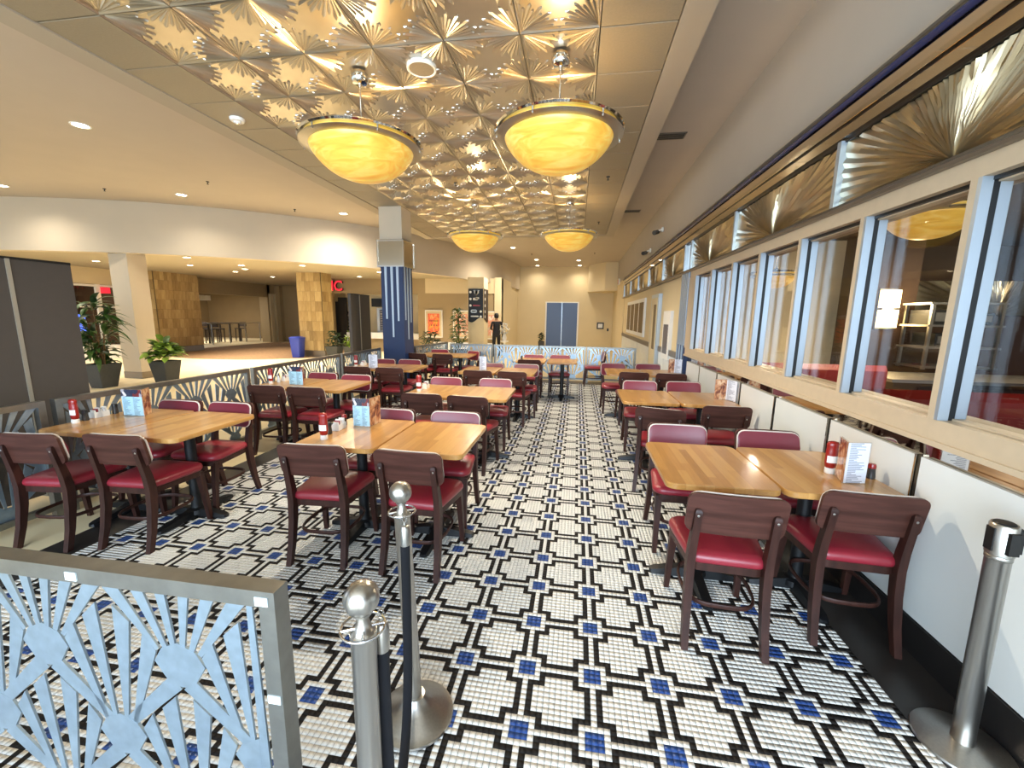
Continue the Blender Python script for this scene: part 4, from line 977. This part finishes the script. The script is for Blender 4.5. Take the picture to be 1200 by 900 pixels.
sr = thing('store_sign', 'small red sign at the top of the left storefront glazing', 'sign', (-16.83, 12.62, 2.3)); box('sign_face', 'sign_red', 0, .12, -.15, .12, -.1, .1, sr)
for y, lb in ((10.9, 'left'), (11.6, 'right')):
    t = thing('white_planter', 'white planter with a low shrub by the left storefront, %s one' % lb, 'plant', (-15.6, y, 0)); box('pot', 'white', -.25, .25, -.28, .28, 0, .45, t); rn = random.Random(int(y * 10)); m = MB()
    for k in range(60):
        a = rn.uniform(0, 6.28); rr = rn.uniform(0, .35); x, yy, z = rr * math.cos(a), rr * math.sin(a), .45 + rn.uniform(0, .5); s_ = .09; d_ = Vector((rn.uniform(-1, 1), rn.uniform(-1, 1), rn.uniform(-.4, 1))).normalized() * s_; e_ = d_.cross(Vector((0, .3, 1))).normalized() * .03
        c_ = Vector((x, yy, z)); m.add([c_ - d_, c_ + e_, c_ + d_, c_ - e_], [(0, 1, 2, 3)])
    m.build('foliage', 'leaf3', t, kind='stuff')
# ---- potted plants
def planter_box(t, s0, s1, h, mat='planter'):
    r0, r1 = rrect(s0, s0, .02, 2), rrect(s1, s1, .02, 2); ri = rrect(s1 - .03, s1 - .03, .02, 2)
    MB().loft([[(x, y, 0) for x, y in r0], [(x, y, h) for x, y in r1], [(x, y, h) for x, y in ri], [(x, y, h - .04) for x, y in ri]]).build('pot', mat, t); MB().prism(ri, h - .07, h - .035).build('soil', 'soil', t)
def leaf_mesh(name, L, wd, droop, mat):
    m = MB(); n = 6; v = []
    for k in range(n + 1):
        s_ = k / n; hw = wd * math.sin(math.pi * min(1, s_ * .93 + .07)) ** .8; x = L * s_; z = L * (.35 * s_ - droop * s_ * s_)
        v += [(x, -hw, z + hw * .35), (x, 0, z), (x, hw, z + hw * .35)]
    m.add(v, [(k * 3 + j, k * 3 + j + 1, k * 3 + j + 4, k * 3 + j + 3) for k in range(n) for j in range(2)])
    me = bpy.data.meshes.new(name); me.from_pydata(m.v, [], m.f); me.shade_smooth(); me.materials.append(M[mat]); return me
LF = [leaf_mesh('leaf', .42, .045, .75, 'leaf'), leaf_mesh('leaf', .36, .05, .55, 'leaf3'), leaf_mesh('leaf', .30, .075, .5, 'leaf2'), leaf_mesh('leaf', .26, .07, .35, 'leaf')]
def put_leaves(t, spots, kinds, rn):
    for p in spots:
        o = link('leaf', LF[rn.choice(kinds)], t, p); a = rn.uniform(0, 6.28)
        if Vector((p[0], p[1])).length > .05: a = math.atan2(p[1], p[0]) + rn.uniform(-.9, .9)
        o.rotation_euler = (rn.uniform(-.3, .3), rn.uniform(-.9, .35), a); s_ = rn.uniform(.75, 1.15); o.scale = (s_, s_, s_)
rn = random.Random(4)
pp = thing('potted_plant', 'tall potted plant with long drooping leaves before the pale column', 'plant', (-9.86, 7.15, 0)); planter_box(pp, .15, .235, .5)
for x, y, h in ((0, 0, 1.72), (.08, .05, 1.5), (-.08, -.03, 1.3), (.02, -.08, 1.05), (-.05, .07, .85)):
    MB().tube([(x * .5, y * .5, .45), (x, y, (h + .45) / 2), (x * 1.6, y * 1.6, h)], [.018, .015, .011], 6).build('cane', 'bark', pp)
    put_leaves(pp, [(x * 1.5 + rn.uniform(-.06, .06), y * 1.5 + rn.uniform(-.06, .06), h - .5 * rn.random() ** 1.3 + .05) for k in range(30)], (0, 1, 0), rn)
pp = thing('potted_plant', 'bushy low plant in a charcoal planter right of the pale column', 'plant', (-9.22, 7.95, 0)); planter_box(pp, .15, .215, .5)
put_leaves(pp, [(.22 * math.cos(a) * r_, .22 * math.sin(a) * r_, .56 + rn.uniform(0, .36) * (1.25 - r_)) for a, r_ in [(rn.uniform(0, 6.28), rn.uniform(.1, 1)) for k in range(90)]], (2, 2, 3), rn)
def bush(t, r, z0, z1, n, mat, rn, L=.2, wd=.04):
    m = MB()
    for k in range(n):
        a = rn.uniform(0, 6.28); zz = rn.uniform(0, 1); rr = r * math.sqrt(rn.random()) * (.55 + .8 * math.sin(math.pi * (zz * .75 + .2))) * .8
        c_ = Vector((rr * math.cos(a), rr * math.sin(a), z0 + (z1 - z0) * zz)); d_ = Vector((math.cos(a) + rn.uniform(-.6, .6), math.sin(a) + rn.uniform(-.6, .6), rn.uniform(-.5, .9))).normalized() * L / 2; e_ = d_.cross(Vector((.1, .2, 1))).normalized() * wd
        m.add([c_ - d_, c_ + e_, c_ + d_ - Vector((0, 0, .04)), c_ - e_], [(0, 1, 2, 3)])
    m.build('foliage', mat, t, kind='stuff')
for x, y, lb, mt in ((-8.8, 13.95, 'charcoal planter with a dark leafy shrub beside the stone column', 'leaf3'), (-8.22, 14.15, 'charcoal planter with a bright leafy shrub next to the dark partition', 'leaf2')):
    t = thing('potted_shrub', lb, 'plant', (x, y, 0)); planter_box(t, .17, .24, .42); bush(t, .28, .4, .98, 110, mt, rn)
t = thing('potted_palm', 'small dark palm in a pot beyond the far rail corner', 'plant', (-4.15, 11.3, 0)); planter_box(t, .16, .22, .5); bush(t, .3, .5, 1.15, 120, 'leaf3', rn, .26, .03)
t = thing('tall_plant', 'tall slender indoor tree left of the directory column', 'plant', (-4.15, 14.2, 0)); planter_box(t, .2, .28, .4); MB().tube([(0, 0, .35), (.02, 0, 1.0), (0, 0, 1.6)], .02, 6).build('trunk', 'bark', t); bush(t, .3, .5, 1.85, 220, 'leaf', rn, .24, .04)
t = thing('small_plant', 'small dark potted plant left of the slate blue doors', 'plant', (-1.72, 20.3, 0)); planter_box(t, .12, .15, .4); bush(t, .12, .4, .8, 50, 'leaf3', rn, .26, .03)
t = thing('flower_vase', 'white flowering arrangement on a pale stand beside the standing person', 'plant', (-2.72, 15.5, 0)); MB().lathe([(0, 0), (.2, 0), (.2, .02), (.05, .06), (.04, .6), (.16, .64), (.16, .68), (0, .68)], 16).build('stand', 'white', t, 40); MB().lathe([(0, .68), (.07, .68), (.1, .78), (.05, .9), (.06, .95), (0, .95)], 14).build('vase', 'white', t, 50); bush(t, .17, .95, 1.35, 60, 'cloth', rn, .13, .04)
bn = thing('waste_bin', 'blue waste bin standing left of the stone column', 'bin', (-10.05, 13.62, 0)); MB().loft([[(x, y, 0) for x, y in rrect(.15, .15, .04, 3)], [(x, y, .68) for x, y in rrect(.2, .2, .05, 3)]]).build('body', 'bin_blue', bn, 30); MB().loft([[(x, y, .68) for x, y in rrect(.21, .21, .05, 3)], [(x, y, .72) for x, y in rrect(.21, .21, .05, 3)], [(x, y, .76) for x, y in rrect(.15, .15, .05, 3)]]).build('lid', 'bin_blue', bn, 30)
# ---- far wall fittings
t = thing('framed_notice', 'small black framed notice on the far cream wall', 'frame', (1.13, 21.0, 1.2)); box('frame', 'black', -.17, .17, -.04, 0, -.17, .15, t); box('notice', 'white', -.11, .11, -.045, -.03, -.11, .09, t)
t = thing('wall_switch', 'small dark switch on the far cream wall right of the notice', 'switch', (1.5, 21.0, 1.0)); box('plate', 'black', -.04, .04, -.02, 0, -.07, .07, t); box('toggle', 'iron', -.015, .015, -.03, -.015, -.03, .03, t)
t = thing('exit_sign', 'small pinkish sign high on the wall in the far right corner', 'sign', (1.70, 18.4, 3.1)); box('housing', 'white', -.06, 0, -.2, .2, -.12, .12, t); box('sign_face', 'exit_sign', -.066, -.05, -.18, .18, -.1, .1, t)

# ================================================================== STANDING PERSON
def mat_body():
    t = NT('clothed_body'); tc = t.n('ShaderNodeTexCoord'); sp_ = t.n('ShaderNodeSeparateXYZ', {0: tc.outputs['Object']})
    z = sp_.outputs[2]; ax = t.math('ABSOLUTE', sp_.outputs[0])
    head = t.math('GREATER_THAN', z, 1.40); fore = t.math('MULTIPLY', t.math('GREATER_THAN', sp_.outputs[1], .115), t.math('GREATER_THAN', z, .9))
    skin = t.math('MAXIMUM', head, fore)
    mx = t.n('ShaderNodeMix', data_type='RGBA'); t.l(skin, mx.inputs[0]); mx.inputs[6].default_value = lin('#17161a'); mx.inputs[7].default_value = lin('#b98a68')
    t.l(mx.outputs[2], t.b.inputs['Base Color']); t.b.inputs['Roughness'].default_value = .7
    return t.m
def person(loc, rz, label):
    t = thing('person', label, 'person', loc, rz)
    V = [(0, 0, .93), (0, .0, 1.08), (0, -.01, 1.25), (0, -.01, 1.38), (0, .0, 1.46), (0, .02, 1.54), (0, .02, 1.63)]
    R = [(.15, .115), (.135, .10), (.155, .11), (.12, .085), (.05, .05), (.078, .09), (.07, .08)]
    E = [(0, 1), (1, 2), (2, 3), (3, 4), (4, 5), (5, 6)]
    for s_ in (-1, 1):
        k = len(V); V += [(s_ * .09, 0, .86), (s_ * .1, .015, .49), (s_ * .1, -.01, .09), (s_ * .11, .11, .035)]; R += [(.088, .09), (.058, .062), (.04, .042), (.036, .026)]; E += [(0, k), (k, k + 1), (k + 1, k + 2), (k + 2, k + 3)]
        k = len(V); V += [(s_ * .17, -.01, 1.36), (s_ * .23, -.02, 1.12), (s_ * .15, .17, 1.08), (s_ * .02, .22, 1.10)]; R += [(.052, .052), (.043, .043), (.034, .034), (.028, .036)]; E += [(3, k), (k, k + 1), (k + 1, k + 2), (k + 2, k + 3)]
    me = bpy.data.meshes.new('body'); me.from_pydata(V, E, []); o = link('body', me, t); me.materials.append(mat_body())
    sk = o.modifiers.new('skin', 'SKIN'); ss = o.modifiers.new('sub', 'SUBSURF'); ss.levels = 2; ss.render_levels = 2
    for i, r in enumerate(R): me.skin_vertices[0].data[i].radius = r
    me.skin_vertices[0].data[0].use_root = True; sk.use_smooth_shade = True
    MB().loft([[(.083 * k * math.cos(a), .012 + .093 * k * math.sin(a), z) for a in [2 * math.pi * j / 16 for j in range(16)]] for k, z in ((.9, 1.52), (1.06, 1.57), (1.05, 1.63), (.85, 1.69), (.4, 1.715))]).build('hair', 'black', t, 60)
    MB().lathe([(.001, -.035), (.03, -.02), (.035, 0), (.03, .02), (.001, .035)], 10, (0, -.1, 1.62)).build('hair_bun', 'black', t, 60)
    return t
person((-3.08, 15.75, 0), math.radians(25), 'person in black clothing with dark tied hair standing beyond the far rail')

# ================================================================== RESTAURANT INTERIOR BEHIND THE WINDOWS
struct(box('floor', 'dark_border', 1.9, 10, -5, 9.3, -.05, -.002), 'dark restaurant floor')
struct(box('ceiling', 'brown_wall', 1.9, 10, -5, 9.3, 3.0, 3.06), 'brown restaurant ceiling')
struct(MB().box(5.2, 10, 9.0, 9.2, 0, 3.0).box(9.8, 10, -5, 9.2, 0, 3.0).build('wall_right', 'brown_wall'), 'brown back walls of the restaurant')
struct(box('wall_right', 'plaster_far', 1.9, 4.6, 8.3, 8.5, 0, 3.0), 'cream inner wall of the restaurant')
struct(box('wall_right', 'mirror', 1.9, 1.95, 6.75, 8.3, 0, 2.3), 'inner side of the front wall')
fz = frieze(3.2, .62, 99).build('steel_backsplash', 'tin_panel', None, 22, (7.6, 8.96, 1.75)); fz.rotation_euler = (0, 0, math.pi / 2); tag(fz, 'embossed steel backsplash above the kitchen line', 'backsplash')
fz2 = frieze(4.0, .62, 98).build('steel_backsplash', 'tin_panel', None, 22, (8.9, 4.6, 1.75)); tag(fz2, 'embossed steel backsplash seen through the front window', 'backsplash')
pendant((3.2, 4.58), 'amber bowl pendant lamp inside the restaurant, seen through the second window', 3.0, .30, 26, .78)
pendant((2.75, 6.5), 'amber bowl pendant lamp inside the restaurant, seen through the fourth window', 3.0, .68, 30, .62)
t = thing('wall_sconce', 'bright square sconce on the brown pillar inside the restaurant', 'lamp', (5.02, 7.75, 1.52)); box('back_plate', 'steel', -.13, .13, 0, .03, -.03, .63, t); box('shade', 'sconce', -.12, .12, -.1, 0, 0, .6, t); box('band', 'steel', -.125, .125, -.106, 0, .28, .32, t)
light('sconce_glow', 'POINT', (5.02, 7.5, 1.85), 14, (1, .8, .5), .12)
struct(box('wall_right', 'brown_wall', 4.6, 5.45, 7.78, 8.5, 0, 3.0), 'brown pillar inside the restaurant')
eq = thing('kitchen_shelf', 'steel kitchen shelves with dark equipment behind the counter', 'shelf', (5.7, 7.4, 0))
for x in (-.45, .45):
    for y in (-.25, .25): box('upright', 'steel', x - .02, x + .02, y - .02, y + .02, .9, 1.9, eq)
for z in (.92, 1.22, 1.55, 1.88): box('shelf_board', 'steel', -.5, .5, -.28, .28, z, z + .03, eq)
for x, z, w_, h_ in ((-.25, 1.58, .35, .22), (.22, 1.58, .3, .18), (-.1, 1.25, .5, .2)):
    t = thing('kitchen_oven', 'dark kitchen appliance on the steel shelves, %s' % ('upper left' if x < -.2 else 'upper right' if x > 0 else 'middle'), 'appliance', (5.7 + x, 7.4, z)); box('body', 'iron', -w_ / 2, w_ / 2, -.24, .2, 0, h_, t); box('face', 'steel', -w_ / 2 + .03, w_ / 2 - .03, -.25, -.235, .05, h_ - .04, t)
cb = thing('counter_cabinet', 'dark counter cabinet with steel handles inside the restaurant', 'counter', (5.2, 6.2, 0)); box('body', 'counter', -1.2, 1.6, -.35, .45, 0, .86, cb); box('worktop', 'steel', -1.25, 1.65, -.4, .5, .86, .9, cb)
for x in (-.6, .1, .8):
    dd = box('cabinet_door', 'dark_wood', x - .32, x + .32, -.37, -.35, .1, .8, cb); MB().tube([(x - .1, -.4, .66), (x + .1, -.4, .66)], .012, 8).build('handle', 'steel', dd)
c2 = thing('bar_counter', 'dark bar counter seen through the front window', 'counter', (6.4, 3.2, 0)); box('body', 'counter', -.4, .4, -3, 1.6, 0, 1.0, c2); box('worktop', 'steel', -.5, .5, -3.05, 1.65, 1.0, 1.05, c2)
t = thing('folded_cloth', 'folded white cloth on the bar counter', 'cloth', (6.1, 3.35, 1.05)); MB().loft([[(x * k, y * k, z) for x, y in rrect(.2, .12, .06, 3)] for k, z in ((1, 0), (1.02, .03), (.8, .07), (.4, .08))]).build('cloth', 'cloth', t, 60)
def booth(x, y, L, lb):
    t = thing('booth_bench', lb, 'bench', (x, y, 0), group='red booth benches')
    pr = [(-.30, .1), (-.30, 1.08), (-.26, 1.14), (-.2, 1.12), (-.16, .52), (.28, .5), (.3, .44), (.3, .1)]
    MB().prism(pr, -L / 2, L / 2, lambda a, z, b: (b, a, z)).build('upholstery', 'booth', t, 30); box('kick', 'black', -L / 2 + .02, L / 2 - .02, -.26, .26, 0, .1, t)
booth(2.7, 1.85, 1.3, 'red booth bench behind the nearest window'); booth(2.7, 3.55, 1.3, 'red booth bench behind the second and third windows'); booth(2.7, 5.3, 1.3, 'red booth bench behind the fourth window'); booth(2.7, .2, 1.3, 'red booth bench behind the nearest window, closest to the camera')
for y in (2.65, 4.4):
    t = thing('booth_table', 'dark table between the red booths, %s one' % ('nearer' if y < 3 else 'farther'), 'table', (2.7, y, 0)); box('tabletop', 'counter', -.6, .6, -.35, .35, .72, .76, t); MB().lathe([(0, 0), (.25, 0), (.25, .03), (.04, .06), (.04, .72), (0, .72)], 16).build('pedestal', 'iron', t, 40)
light('kitchen_fill', 'AREA', (5.6, 5.6, 2.95), 130, (1, .86, .62), 1.2)  # added fill without a fixture, lifts the dark kitchen seen through the panes
